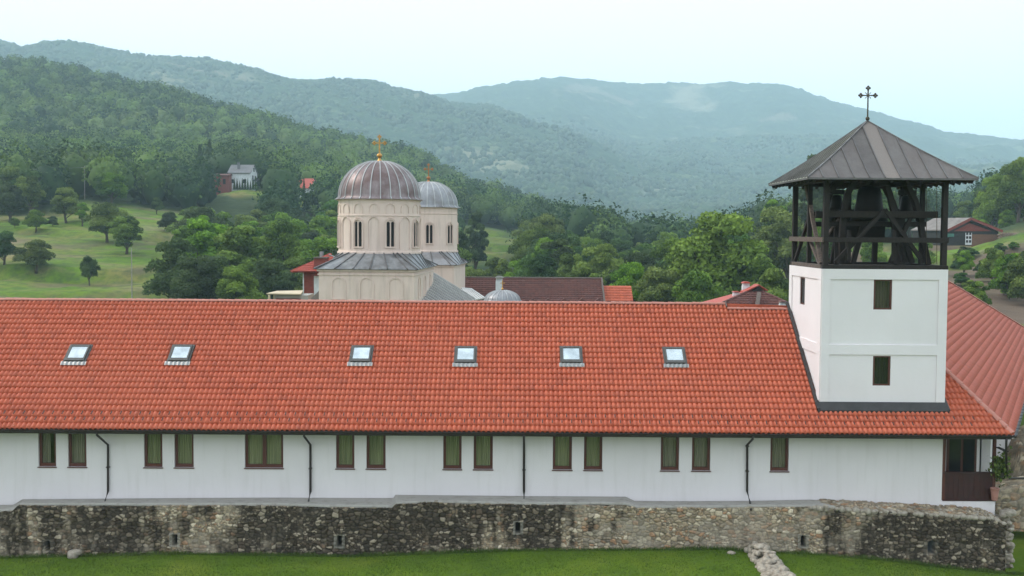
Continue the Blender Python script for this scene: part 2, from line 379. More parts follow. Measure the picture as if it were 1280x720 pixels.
def vnoise(x, y, seed):
    xi = np.floor(x).astype(np.int64); yi = np.floor(y).astype(np.int64); fx = x-xi; fy = y-yi
    fx = fx*fx*(3-2*fx); fy = fy*fy*(3-2*fy)
    def h(a, b):
        n_ = (a*374761393+b*668265263+seed*982451653) & 0x7fffffff
        n_ = ((n_ ^ (n_ >> 13))*1274126177) & 0x7fffffff
        return ((n_ ^ (n_ >> 16)) & 0xffff)/65535.0
    return (h(xi, yi)*(1-fx)+h(xi+1, yi)*fx)*(1-fy)+(h(xi, yi+1)*(1-fx)+h(xi+1, yi+1)*fx)*fy
def fbm(x, y, seed, o=4):
    s = 0; a = .5
    for i in range(o):
        s = s+a*vnoise(x*2**i+17.3*i, y*2**i-9.1*i, seed+i); a *= .5
    return s/(1-.5**o)
def height(X, Y):
    X = np.asarray(X, float); Y = np.asarray(Y, float)
    Yc = np.maximum(Y, 1e-3); px = 640+F*X/np.maximum(Y, 40)
    rr = np.hypot(X, Y)
    d = np.log(np.clip(np.where(Y > 60, Y, 60.), 60, 6500))
    pc = np.clip(px, CK[0], CK[-1])
    i = np.clip(np.searchsorted(CK, pc)-1, 0, len(CK)-2); t = (pc-CK[i])/(CK[i+1]-CK[i]); t = t*t*(3-2*t)*.5+t*.5
    fd = (d-CL[0])/(CL[1]-CL[0]); k = np.clip(np.floor(fd).astype(int), 0, len(CL)-2); u = np.clip(fd-k, 0, 1)
    a = CT[i, k]*(1-u)+CT[i, k+1]*u; b = CT[i+1, k]*(1-u)+CT[i+1, k+1]*u
    z = a*(1-t)+b*t
    near = np.interp(X, lx, lz)
    w = np.clip((Y-46)/14, 0, 1); z = near*(1-w)+z*w
    z = z+np.interp(px, SKX, SKD)*(Y/F)*np.exp(-((Y-2500)/420.)**2)
    z = z+np.interp(px, SK2X, SK2D)*(Y/F)*np.exp(-((Y-4200)/700.)**2)
    z = z-np.abs(np.interp(px, SK3X, SK3D))*(Y/F)*np.exp(-((Y-880)/200.)**2)
    # folds and roughness of the real hills (grows with distance)
    amp = np.clip((Y-900)/2200, 0, 1)
    z = z+amp*((1-np.abs(2*fbm(X/620, Y/900, 3, 3)-1))*130-88)*np.clip((4300-Y)/900, .12, 1)*np.where(Y > 2200, .6, 1)
    z = z+np.clip((Y-300)/600, 0, 1)*(fbm(X/90, Y/90, 9)-.5)*14*np.clip(1.4-Y/4000, .25, 1)
    z = z+np.clip((Y-110)/100, 0, 1)*((fbm(X/24, Y/24, 5)-.5)*1.6+np.where((Y < 420), (smooth01(fbm(X/45, Y/13, 6), .42, .58)-.5)*2.6, 0))
    return z
def hgt(x, y): return float(height(np.array([x]), np.array([y]))[0])
def hit(px, py, y0=100., y1=1400.):
    Ys = np.geomspace(y0, y1, 1500); d = cf+cr*((px-640)/F)+cu*((360-py)/F)
    X = d.x/d.y*Ys; Z = CZ+d.z/d.y*Ys; g = height(X, Ys); k = np.argmax(g >= Z)
    return (X[k], Ys[k], g[k]) if g[k] >= Z[k] else (X[-1], Ys[-1], g[-1])
def proj(X, Y, Z):
    v = np.stack([X, Y, Z-CZ], -1); a = v @ np.array(cf); return 640+F*(v @ np.array(cr))/a, 360-F*(v @ np.array(cu))/a
def inpoly(px, py, poly):
    n_ = len(poly); ins = np.zeros(px.shape, bool); j = n_-1
    for i in range(n_):
        xi, yi = poly[i]; xj, yj = poly[j]
        c = ((yi > py) != (yj > py)) & (px < (xj-xi)*(py-yi)/((yj-yi) or 1e-9)+xi); ins ^= c; j = i
    return ins
MEADOWS = [  # open grass, outlined once by sight line and kept as places on the ground
 ([(-300, 245), (-20, 262), (20, 270), (60, 268), (100, 250), (150, 256), (200, 262), (240, 268), (262, 284), (262, 296), (236, 304), (226, 330), (212, 400), (-300, 420)], 100, 420),
 ([(572, 280), (592, 283), (622, 288), (660, 301), (652, 312), (612, 325), (580, 340), (566, 330)], 250, 600),
 ([(262, 236), (330, 236), (352, 243), (352, 250), (262, 243)], 300, 460),
 ([(330, 244), (395, 248), (420, 252), (420, 262), (352, 256)], 300, 520),
 ([(1165, 292), (1215, 305), (1245, 300), (1262, 292), (1300, 284), (1700, 250), (1700, 460), (1160, 420)], 90, 262),
 ([(915, 352), (930, 330), (958, 318), (985, 318), (1170, 300), (1170, 420), (915, 420)], 90, 330),
 ([(802, 300), (826, 296), (830, 304), (800, 310)], 500, 1200)]
def meadow(X, Y, Z):
    px, py = proj(X, Y, Z); o = np.zeros(X.shape, bool)
    for poly, a, b in MEADOWS: o |= inpoly(px, py, poly) & (Y > a) & (Y < b)
    return o | (Y < 112)
# ground mesh, polar about the place of the photograph only so that near ground is finer
th = np.concatenate([np.linspace(-180, -42, 30)[:-1], np.linspace(-42, -27, 30)[:-1], np.linspace(-27, 27, 561), np.linspace(27, 42, 30)[1:], np.linspace(42, 180, 30)[1:]])
def polar(r):
    T, Rr = np.meshgrid(np.radians(th), r); X = Rr*np.sin(T); Y = Rr*np.cos(T); Z = height(X, np.where(Y < 40, 40, Y)); return X, Y, Z
def gridfaces(nr, nc):
    a = np.arange(nr*nc).reshape(nr, nc); return np.stack([a[:-1, :-1], a[:-1, 1:], a[1:, 1:], a[1:, :-1]], -1).reshape(-1, 4)
r1 = np.concatenate([[2, 20], np.linspace(30, 60, 60), np.geomspace(61, 1100, 330)])
X, Y, Z = polar(r1)
# soften the meadow mask by jittering the look-up
mk = np.zeros(X.shape)
for dx, dy in ((0, 0), (3, 2), (-3, 2), (2, -3), (-2, -3)):
    mk += meadow(X+dx+4*(vnoise(X/6, Y/6, 4)-.5), Y+dy, Z)
mk /= 5
path = np.exp(-((Y-46)**2)/9)
vs = np.stack([X, Y, Z], -1).reshape(-1, 3)
vs = vs
n = N('ground_cover')
mask = n.attr('meadow', 'Fac'); v = n.geo()
f1 = n.noise(.06, 6, v, .6); f2 = n.noise(.5, 6, v, .65); f3 = n.noise(6, 5, v, .7)
near = n.mrange(n.n('ShaderNodeSeparateXYZ', i0=v).outputs[1], 60, 110)
g_far = n.ramp(f1, [(.30, (.060, .115, .012)), (.45, (.115, .190, .018)), (.54, (.135, .165, .030)), (.68, (.21, .165, .065))])
terr = n.noise(.055, 5, n.geo((1, 2.8, 1)), .65)
g_far = n.mix(n.math('MULTIPLY', n.mrange(terr, .50, .64), .75), g_far, (.20, .165, .085))
g_far = n.mix(n.math('MULTIPLY', n.mrange(f2, .44, .70), .8), g_far, (.050, .080, .026))
g_far = n.mix(n.math('MULTIPLY', n.mrange(n.noise(.09, 5, n.geo((1, 2, 1)), .7), .56, .66), .7), g_far, (.060, .075, .034))
lawnc = n.ramp(n.noise(.35, 6, n.geo((1, .6, 1)), .65), [(.30, (.055, .098, .008)), (.5, (.085, .140, .010)), (.7, (.13, .165, .018))])
lawnc = n.mix(n.math('MULTIPLY', n.mrange(f3, .5, .8), .5), lawnc, (.035, .065, .014))
gr = n.mix(near, lawnc, g_far)
soil = n.ramp(f2, [(.3, (.030, .045, .020)), (.7, (.055, .075, .030))])
brn = n.attr('soil', 'Fac')
gr = n.mix(brn, gr, n.mix(f2, (.16, .115, .08), (.10, .07, .055)))
cc = n.mix(mask, soil, gr)
M['ground_cover'] = n.fin(cc, .95, n.bump(n.math('ADD', f3, n.math('MULTIPLY', f2, 3)), .5, .12), 0, .1)
pxg, pyg = proj(X, np.maximum(Y, 1), Z)
soilm = (inpoly(pxg, pyg, [(1236, 372), (1290, 350), (1400, 340), (1400, 420), (1236, 400)]) & (Y > 90) & (Y < 175)).astype(float)
soilm = np.maximum(soilm, .75*(inpoly(pxg, pyg, [(925, 352), (935, 330), (960, 318), (968, 330), (950, 356)]) & (Y > 90) & (Y < 330)))
st_ = fbm(X/45, Y/13, 6); soilm = np.maximum(soilm, .55*smooth01(fbm(X/16, Y/9, 31), .58, .70)*(Y > 130)*(Y < 330)); soilm = np.maximum(soilm, .5*np.exp(-((st_-.5)/.03)**2)*(Y > 150)*(Y < 420)*smooth01(fbm(X/20, Y/20, 35), .4, .6))
soilm = np.maximum(soilm, .95*smooth01(fbm(X/9, Y/14, 37), .42, .58)*(pxg > 1000)*(Y > 100)*(Y < 300))
g = np_mesh('ground', vs, gridfaces(*X.shape)[:, ::-1], M['ground_cover'], smooth=True, attrs={'meadow': mk.ravel(), 'soil': soilm.ravel()})
tag(g, kind='structure')
# far hills
r2 = np.concatenate([np.geomspace(1098, 4600, 420), np.geomspace(4620, 6400, 20)])
X2, Y2, Z2 = polar(r2)
w = smooth01(Y2, 1100, 1500)
can = (fbm(X2/16, Y2/16, 21, 3)-.5)*13+(fbm(X2/55, Y2/70, 22, 3)-.5)*22
Z2 = Z2+w*can
n = N('hill_forest'); v = n.geo()
a = n.noise(.0028, 7, v, .62); b = n.noise(.03, 6, v, .7); c = n.noise(.012, 5, n.geo((1, 1.6, 1)), .6)
cc = n.ramp(b, [(.3, (.022, .045, .027)), (.5, (.042, .075, .038)), (.7, (.075, .115, .052))])
cc = n.mix(n.mrange(c, .60, .68), cc, (.13, .165, .085))
cc = n.mix(n.mrange(a, .57, .66), cc, (.20, .20, .13))
cc = n.mix(n.math('MULTIPLY', n.attr('bare', 'Fac'), .6), cc, n.mix(b, (.30, .23, .18), (.14, .15, .09)))
M['hill_forest'] = n.fin(cc, .95, n.bump(b, 1.0, 9), 0, .05)
p2x, p2y = proj(X2, np.maximum(Y2, 1), Z2)
bare = smooth01(fbm(X2/90, Y2/90, 77), .42, .55)*(inpoly(p2x, p2y, [(690, 112), (720, 104), (760, 108), (800, 124), (790, 132), (730, 124)]) | inpoly(p2x, p2y, [(935, 146), (985, 141), (1000, 148), (950, 152)]) | inpoly(p2x, p2y, [(150, 74), (190, 74), (300, 92), (320, 100), (230, 92)]) )*(Y2 > 2000)
h2 = np_mesh('hills', np.stack([X2, Y2, Z2], -1).reshape(-1, 3), gridfaces(*X2.shape)[:, ::-1], M['hill_forest'], smooth=True, attrs={'bare': bare.ravel().astype(float)})
tag(h2, kind='structure')

# ------------------------------------------------------------------ trees
def ico(sub):
    bm = bmesh.new(); bmesh.ops.create_icosphere(bm, subdivisions=sub, radius=1)
    v = np.array([x.co[:] for x in bm.verts]); f = np.array([[q.index for q in p.verts] for p in bm.faces]); bm.free(); return v, f
ICO1, ICO2, ICO3 = ico(1), ico(2), ico(3)
def leaf_quads(cent, size, rg, tone, nrm=None):
    """one bent leaf spray (quad) per centre"""
    n_ = len(cent); a = rg.normal(size=(n_, 3)); 
    if nrm is not None: a = a*.85+nrm*1.25
    a /= np.linalg.norm(a, axis=1, keepdims=True); b = rg.normal(size=(n_, 3)); b -= (b*a).sum(1, keepdims=True)*a; b /= np.linalg.norm(b, axis=1, keepdims=True)
    c = np.cross(a, b); s = (size*rg.uniform(.6, 1.3, n_))[:, None]
    q = np.stack([cent-b*s*.5-c*s*.32+a*s*.08, cent+b*s*.45-c*s*.38, cent+b*s*.55+c*s*.3+a*s*.1, cent-b*s*.4+c*s*.42], 1)
    return q.reshape(-1, 3), np.arange(n_*4).reshape(-1, 4), np.repeat(tone, 4)
def make_tree_mesh(seed, kind, nleaf=15000):
    """unit-height tree: returns trunk MB-like arrays and crown arrays"""
    rg = np.random.default_rng(seed); tr = MB()
    if kind == 'conifer':
        tr.tube([(0, 0, -.03), (0, 0, .5), (0, 0, .95)], [.022, .014, .004], 7)
        c = []; nn = []
        while len(c) < nleaf:
            z = rg.uniform(.08, 1.0); lay = .75+.25*math.sin(z*70); rad = (1.02-z)*.23*lay*rg.uniform(.35, 1)**.5; a = rg.uniform(0, 6.283)
            rad *= 1+.22*math.sin(a*5+z*30); c.append((rad*math.cos(a), rad*math.sin(a), z-rad*.35)); nn.append((math.cos(a)*.5, math.sin(a)*.5, .8))
        c = np.array(c); q, f, t = leaf_quads(c, .028, rg, np.clip(.2+.5*rg.random(len(c))+.2*(fbm(c[:, 0]*20, c[:, 2]*20, seed)-.5), 0, 1), np.array(nn))
        return tr, q, f, t
    H0 = {'round': .13, 'tall': .13, 'spread': .17, 'bush': .04}[kind]; wid = {'round': .42, 'tall': .27, 'spread': .52, 'bush': .55}[kind]
    lean = rg.normal(0, .02, 2); th0 = {'bush': .02}.get(kind, .030)
    top = np.array([lean[0]*2, lean[1]*2, .62])
    tr.tube([(0, 0, -.04), (lean[0]*.4, lean[1]*.4, H0*.6), (lean[0], lean[1], H0+.08), tuple(top)], [th0*1.25, th0, th0*.8, th0*.25], 8)
    nc = {'round': 15, 'tall': 14, 'spread': 14, 'bush': 11}[kind]; cl = []
    for i in range(nc):
        g_ = (i+.5)/nc; a = i*2.39996+rg.uniform(-.5, .5)
        z = H0+.13+(.97-H0-.22)*g_+rg.uniform(-.04, .04)
        prof = math.sin(math.pi*min(1, max(0.08, (z-H0+.06)/(1.0-H0+.02))))**.6
        rad = wid*prof*rg.uniform(.35, .78); 
        cr_ = wid*rg.uniform(.30, .48)*(1.1-.35*g_)
        cl.append((rad*math.cos(a), rad*math.sin(a), min(z, .98-cr_*.55), cr_))
    cl.append((lean[0]*2, lean[1]*2, .84, wid*.36)); cl.append((0, 0, .55, wid*.5))
    for (x, y, z, r) in cl[:10]:
        s0 = H0*.8+rg.uniform(0, .18); 
        tr.tube([(lean[0]*.7, lean[1]*.7, s0), (x*.5, y*.5, (s0+z)*.5+.01), (x*.92, y*.92, z)], [th0*.45, th0*.28, th0*.1], 5, False)
    cs = []; ns = []; ts = []; tot = sum(c[3]**2 for c in cl)
    for (x, y, z, r) in cl:
        k = int(nleaf*r*r/tot); d = rg.normal(size=(k, 3)); d /= np.linalg.norm(d, axis=1, keepdims=True)
        d[:, 2] = np.where(d[:, 2] < -.35, -d[:, 2]*.4, d[:, 2])
        lump = .72+.5*fbm(d[:, 0]*2.3+x*9+5, d[:, 1]*2.3+d[:, 2]*2.9+y*9, seed+3)
        rr_ = r*lump*rg.uniform(.55, 1.08, k)**.6
        p = np.array([x, y, z])+d*rr_[:, None]*np.array([1, 1, .78]); cs.append(p); ns.append(d)
        ct = rg.uniform(.02, .80)
        ts.append(np.clip(ct+rg.normal(0, .13, k)+.12*d[:, 2], 0, 1))  # clump tone spread and lighter upward leaves paint lit tops and dark gaps
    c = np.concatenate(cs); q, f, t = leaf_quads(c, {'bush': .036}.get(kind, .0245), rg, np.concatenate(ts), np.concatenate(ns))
    return tr, q, f, t
PROT = {}
def proto(kind, k, leaf, bark='bark', nleaf=15000):
    key = (kind, k, leaf)
    if key not in PROT:
        tr, q, f, t = make_tree_mesh(hash((kind, k)) % 1000 if False else 100*len(kind)+k*7+{'r': 1, 't': 2, 's': 3, 'b': 4, 'c': 5}[kind[0]], kind, nleaf)
        me = bpy.data.meshes.new('trunk'); me.from_pydata(tr.v, [], tr.f); me.materials.append(M[bark]); me.polygons.foreach_set('use_smooth', [True]*len(tr.f))
        o = np_mesh('crown', q, f, M[leaf], attrs={'tone': t}); cm = o.data; bpy.data.objects.remove(o)
        PROT[key] = (me, cm)
    return PROT[key]
def tree(name, X, Y, H, kind, k, leaf, label, group=None, cat='tree', rz=None, sxy=1.0, bark='bark', z=None):
    tm, cm = proto(kind, k, leaf, bark)
    root = base(name, (X, Y, hgt(X, Y)-.02*H if z is None else z), label, cat, group, rng.uniform(0, 6.28) if rz is None else rz)
    for nm, me in (('trunk', tm), ('crown', cm)):
        o = bpy.data.objects.new(nm, me); col.objects.link(o); o.parent = root; o.scale = (H*sxy, H*sxy, H)
    return root
# hand-placed trees: px, py of the foot, top row, kind, leaf, width factor, label, depth override
HT = [
 (5, 331, 288, 'round', 'leaf_dark', 1.1, 'dark round tree at the left edge of the meadow', None),
 (45, 342, 299, 'spread', 'leaf_mid', 1.25, 'broad low tree alone on the lower left meadow', None),
 (112, 357, 321, 'spread', 'leaf_dark', .75, 'small dark tree standing lowest on the left meadow, nearest the roof', None),
 (134, 303, 253, 'spread', 'leaf_mid', 1.15, 'wide leafy tree in the middle of the left meadow', None),
 (158, 318, 268, 'round', 'leaf_mid', 1.15, 'shorter tree leaning against the wide meadow tree on its right', None),
 (83, 279, 233, 'round', 'leaf_mid', 1.15, 'bushy bright tree high on the left meadow, first of a short row', None),
 (103, 283, 252, 'tall', 'leaf_mid', 1.0, 'slender tree at the right end of the short row high on the meadow', None),
 (45, 290, 262, 'spread', 'leaf_mid', 1.1, 'pale loose tree at the left end of the row high on the meadow', None),
 (196, 268, 246, 'round', 'leaf_dark', .9, 'small round tree on the brown upper meadow, the farther of two', None),
 (212, 290, 264, 'round', 'leaf_dark', 1.25, 'squat round tree on the brown upper meadow, the nearer of two', None),
 (12, 278, 230, 'round', 'leaf_dark', 1.2, 'dark tree behind the top left corner of the meadow', None),
 (40, 266, 212, 'round', 'leaf_dark', 1.2, 'grey green tree at the meadow top left of the utility pole', None),
 (140, 256, 215, 'round', 'leaf_mid', 1.3, 'low spreading tree right of the utility pole at the forest edge', None),
 (188, 252, 196, 'tall', 'leaf_dark', 1.3, 'tall dark tree at the forest edge above the brown meadow', None),
 (222, 382, 296, 'round', 'leaf_dark', .95, 'dark tree at the left end of the big clump beyond the roof', 158),
 (262, 384, 270, 'tall', 'leaf_mid', 1.25, 'tallest tree of the big clump beyond the roof, left of its middle', 172),
 (300, 384, 276, 'tall', 'leaf_mid', 1.2, 'tall tree with yellowish leaves in the middle of the big clump', 166),
 (296, 388, 330, 'round', 'leaf_mid', 1.0, 'low bushy tree in front of the big clump, just over the ridge', 140),
 (250, 386, 318, 'round', 'leaf_dark', 1.0, 'dark low tree in front of the big clump on its left side', 145),
 (352, 388, 272, 'round', 'leaf_mid', .85, 'big round tree behind the red brick house', 178),
 (338, 388, 322, 'round', 'leaf_dark', 1.0, 'dark tree above the pale shed roof', 150),
 (388, 388, 298, 'round', 'leaf_mid', .9, 'round tree between the red brick house and the church drum', 190),
 (412, 388, 290, 'tall', 'leaf_mid', 1.1, 'tree whose top shows just left of the large drum', 205),
 (594, 350, 262, 'tall', 'leaf_dark', .75, 'tall dark poplar just right of the smaller church dome', 250),
 (590, 384, 333, 'round', 'leaf_bright', .95, 'bright low tree right of the smaller church drum', 160),
 (622, 384, 320, 'round', 'leaf_mid', .9, 'green tree above the white chimney', 190),
 (652, 384, 322, 'round', 'leaf_mid', .9, 'round tree behind the long brown roof, left of its middle', 180),
 (684, 384, 296, 'round', 'leaf_mid', .85, 'big tree behind the middle of the long brown roof', 185),
 (712, 384, 314, 'round', 'leaf_mid', .85, 'tree behind the long brown roof, between two bigger crowns', 170),
 (752, 384, 303, 'round', 'leaf_bright', 1.0, 'broad yellow green tree behind the right end of the long brown roof', 165),
 (735, 340, 278, 'tall', 'leaf_dark', .9, 'dark tree rising in the valley behind the yellow green tree', 320),
 (788, 384, 328, 'spread', 'leaf_bright', .95, 'bright spreading tree above the small orange roof', 140),
 (822, 386, 332, 'round', 'leaf_bright', 1.0, 'bright low tree just over the ridge right of the orange roof', 135),
 (846, 388, 296, 'round', 'leaf_mid', .9, 'dark green tree left of the largest tree', 160),
 (872, 390, 296, 'round', 'leaf_bright', 1.15, 'tree in the left shoulder of the largest tree', 140),
 (905, 392, 263, 'round', 'leaf_bright', 1.12, 'largest bright green tree, left of the bell tower', 136),
 (868, 392, 338, 'bush', 'leaf_bright', .8, 'bright bushy growth at the foot of the largest tree', 120),
 (935, 380, 300, 'round', 'leaf_mid', .9, 'tree on the right flank of the largest tree', 150),
 (968, 340, 256, 'round', 'leaf_bright', .8, 'bright tree on the slope just left of the belfry', 190),
 (984, 345, 262, 'tall', 'leaf_mid', 1.0, 'green tree touching the left side of the belfry', 170),
 (1012, 345, 186, 'tall', 'leaf_dark', .7, 'tall dark tree peeping over the left eave of the tower roof', 215),
 (968, 388, 336, 'bush', 'leaf_mid', .8, 'grey green bush above the small pyramid roof', 115),
 (1032, 350, 262, 'round', 'leaf_mid', .9, 'tree seen through the left bay of the belfry', 190),
 (1090, 350, 296, 'round', 'leaf_bright', .9, 'tree seen under the big bell', 180),
 (1205, 346, 312, 'round', 'leaf_mid', .85, 'small thin tree alone on the slope right of the tower', None),
 (1150, 352, 300, 'spread', 'leaf_mid', .9, 'small tree on the slope hidden behind the right bay of the belfry', 160),
 (1262, 362, 318, 'bush', 'leaf_mid', .85, 'large dark bush on the slope at the right edge', 140),
 (1240, 350, 310, 'bush', 'leaf_bright', .8, 'yellow green bush left of the large dark bush', 150),
 (1290, 366, 312, 'bush', 'leaf_mid', .9, 'bush cut by the right edge below the bank', 135),
 (1222, 372, 352, 'bush', 'leaf_mid', .9, 'low scrub above the red wing roof', 128),
 (1222, 300, 240, 'tall', 'leaf_dark', .9, 'narrow dark tree behind the red barn', 330),
 (1206, 300, 250, 'round', 'leaf_mid', .9, 'grey green tree behind the barn roof, left of the big ones', 340),
 (1190, 298, 262, 'conifer', 'leaf_dark', 1.0, 'hazy fir behind the left part of the barn roof', 420),
 (1244, 300, 216, 'round', 'leaf_bright', .75, 'bright round tree behind the barn, left of the tallest one', 262),
 (1272, 294, 196, 'round', 'leaf_bright', .85, 'tallest bright tree behind the barn at the right edge', 250),
 (1298, 290, 190, 'round', 'leaf_mid', .9, 'big tree cut by the right edge of the view', 255),
 (1228, 296, 268, 'bush', 'leaf_bright', .8, 'bright bush behind the right end of the barn roof', 245),
 (1258, 294, 262, 'bush', 'leaf_bright', .8, 'bright bush under the tallest bright tree', 238),
 (262, 216, 176, 'conifer', 'leaf_dark', 1.2, 'dark spruce standing left of the white house', 405),
 (250, 218, 182, 'conifer', 'leaf_dark', 1.2, 'second dark spruce left of the white house, the shorter one', 415),
 (341, 240, 204, 'round', 'leaf_mid', .9, 'round tree just right of the white house', 385),
 (350, 246, 212, 'round', 'leaf_mid', .8, 'green tree between the white house and the red roofed house', 380),
 (380, 250, 222, 'conifer', 'leaf_dark', .55, 'dark fir in front of the red roofed house', 370),
 (388, 262, 240, 'round', 'leaf_dark', .9, 'round dark tree below the red roofed house', 350),
 (357, 250, 226, 'round', 'leaf_dark', .8, 'dark tree left of the red roofed house', 372),
 (405, 252, 225, 'tall', 'leaf_dark', .9, 'dark tree right of the red roofed house', 385),
]
occ = []
for i, (px, py, top, kind, leaf, wf, lab, dep) in enumerate(HT):
    if dep is None: x, y, z = hit(px, py)
    else: x = XX(px, py, dep); y = dep; z = hgt(x, y)
    H = P(px, top, y).z-z
    nm = {'bush': 'bush', 'conifer': 'conifer_tree'}.get(kind, 'broadleaf_tree')
    tree(nm, x, y, max(H, 1.5)*1.04, kind, i % 3, leaf, lab, None, 'bush' if kind == 'bush' else 'tree', None, wf)
    occ.append((x, y, .35*H*wf))
occ = np.array(occ)
# houses etc. keep their ground clear (filled before scattering)
CLEAR = [(*hit(300, 236)[:2], 15), (*hit(384, 249)[:2], 8), (XX(1212, 300, 216), 216, 11), (XX(1160, 300, 222), 222, 16)]
# view test: which points of the hills can be seen over the nearer ground
def visible(X, Y, Z, add):
    t = X/Y; out = np.ones(len(X), bool); ys = np.geomspace(60, 1, 2)
    for s in np.linspace(.05, .985, 60):
        g_ = height(X*s, Y*s)+0; el = CZ+(Z+add-CZ)*s; out &= ~((g_ > el) & (Y*s > 100))
    return out
# jittered forest sites
def sites(y0, y1, sp0, sp1, xlim=.52):
    pts = []; y = y0
    while y < y1:
        sp = sp0+(sp1-sp0)*(y-y0)/(y1-y0); n_ = int(2*xlim*y/sp); xs = (np.arange(n_)/n_*2-1)*xlim*y+rng.uniform(-.45, .45, n_)*sp
        pts.append(np.stack([xs, y+rng.uniform(-.45, .45, n_)*sp], -1)); y += sp*.9
    return np.concatenate(pts)
S = sites(125, 1120, 8.5, 10.5); Sz = height(S[:, 0], S[:, 1])
ok = ~meadow(S[:, 0], S[:, 1], Sz); 
thin = fbm(S[:, 0]/60, S[:, 1]/60, 41) < .30
ok &= ~(thin & (rng.random(len(S)) < .7))
sp_x, sp_y = proj(S[:, 0], S[:, 1], Sz)
ok &= ~((S[:, 1] < 240) & (sp_x < 215)) & ~((S[:, 1] < 215) & (sp_x > 975)) & ~((S[:, 1] < 150))
# the valley beyond the church is low scrub
for cx, cy, crd in CLEAR: ok &= np.hypot(S[:, 0]-cx, S[:, 1]-cy) > crd
# open sight line to the two houses, the meadow patch and the barn
for a, b, lo, hi, yy in ((258, 336, 180, 368, 238), (358, 404, 150, 405, 252), (572, 662, 150, 440, 306), (1165, 1262, 60, 214, 306), (1150, 1240, 214, 470, 262)):
    hh = P((a+b)/2, yy, 100).z-CZ
    ok &= ~((sp_x > a) & (sp_x < b) & (S[:, 1] > lo) & (S[:, 1] < hi) & (Sz+15 > CZ+hh*S[:, 1]/100))
for ox, oy, orr in occ: ok &= np.hypot(S[:, 0]-ox, S[:, 1]-oy) > np.maximum(orr, 2.5)
S = S[ok]; Sz = Sz[ok]
vis = visible(S[:, 0], S[:, 1], Sz, 11.0); S = S[vis]; Sz = Sz[vis]
order = np.argsort(S[:, 1]); S = S[order]; Sz = Sz[order]
NI = 190
px_, py_ = proj(S[:, 0], S[:, 1], Sz); inf = (px_ > -20) & (px_ < 1300)
idx = np.where(inf)[0][:NI]; rest = np.setdiff1d(np.arange(len(S)), idx)
def region(px, Y):
    if px < 130: return 'on the hillside at the far left above the meadow'
    if px < 262: return 'on the wooded slope left of the white house'
    if px < 345: return 'in the wood below the white house'
    if px < 425: return 'in the wood left of the large church dome'
    if px < 580: return 'in the wood behind the church domes'
    if px < 700: return 'on the valley side right of the smaller church dome'
    if px < 860: return 'on the valley floor beyond the long brown roof'
    if px < 1010: return 'in the wood left of the bell tower'
    if px < 1180: return 'on the slope seen through the belfry'
    return 'on the wooded hill beyond the barn'
GRP = {}
for c, j in enumerate(idx):
    x, y = S[j]; kind = ['round', 'tall', 'round', 'spread', 'round'][rng.integers(5)]; leaf = ['leaf_dark', 'leaf_mid', 'leaf_mid', 'leaf_dark', 'leaf_mid'][rng.integers(5)]
    H = rng.uniform(8.5, 14.0)*(1.0 if y > 240 else .8)
    if 700 < px_[j] < 880: H *= .75
    if rng.random() < .05: kind, leaf = 'conifer', 'leaf_dark'
    rgn = region(px_[j], y); shade = {'leaf_dark': 'dark', 'leaf_mid': 'mid green', 'leaf_bright': 'bright'}[leaf]; shp = {'round': 'round broadleaf tree', 'tall': 'narrow broadleaf tree', 'spread': 'wide broadleaf tree', 'conifer': 'pointed conifer'}[kind]
    lab = f'{shade} {shp} {rgn}'
    tree('conifer_tree' if kind == 'conifer' else 'broadleaf_tree', x, y, H, kind, int(rng.integers(3)), leaf, lab, f'{shp}s, {shade}, {rgn}', 'tree', None, rng.uniform(.95, 1.3))
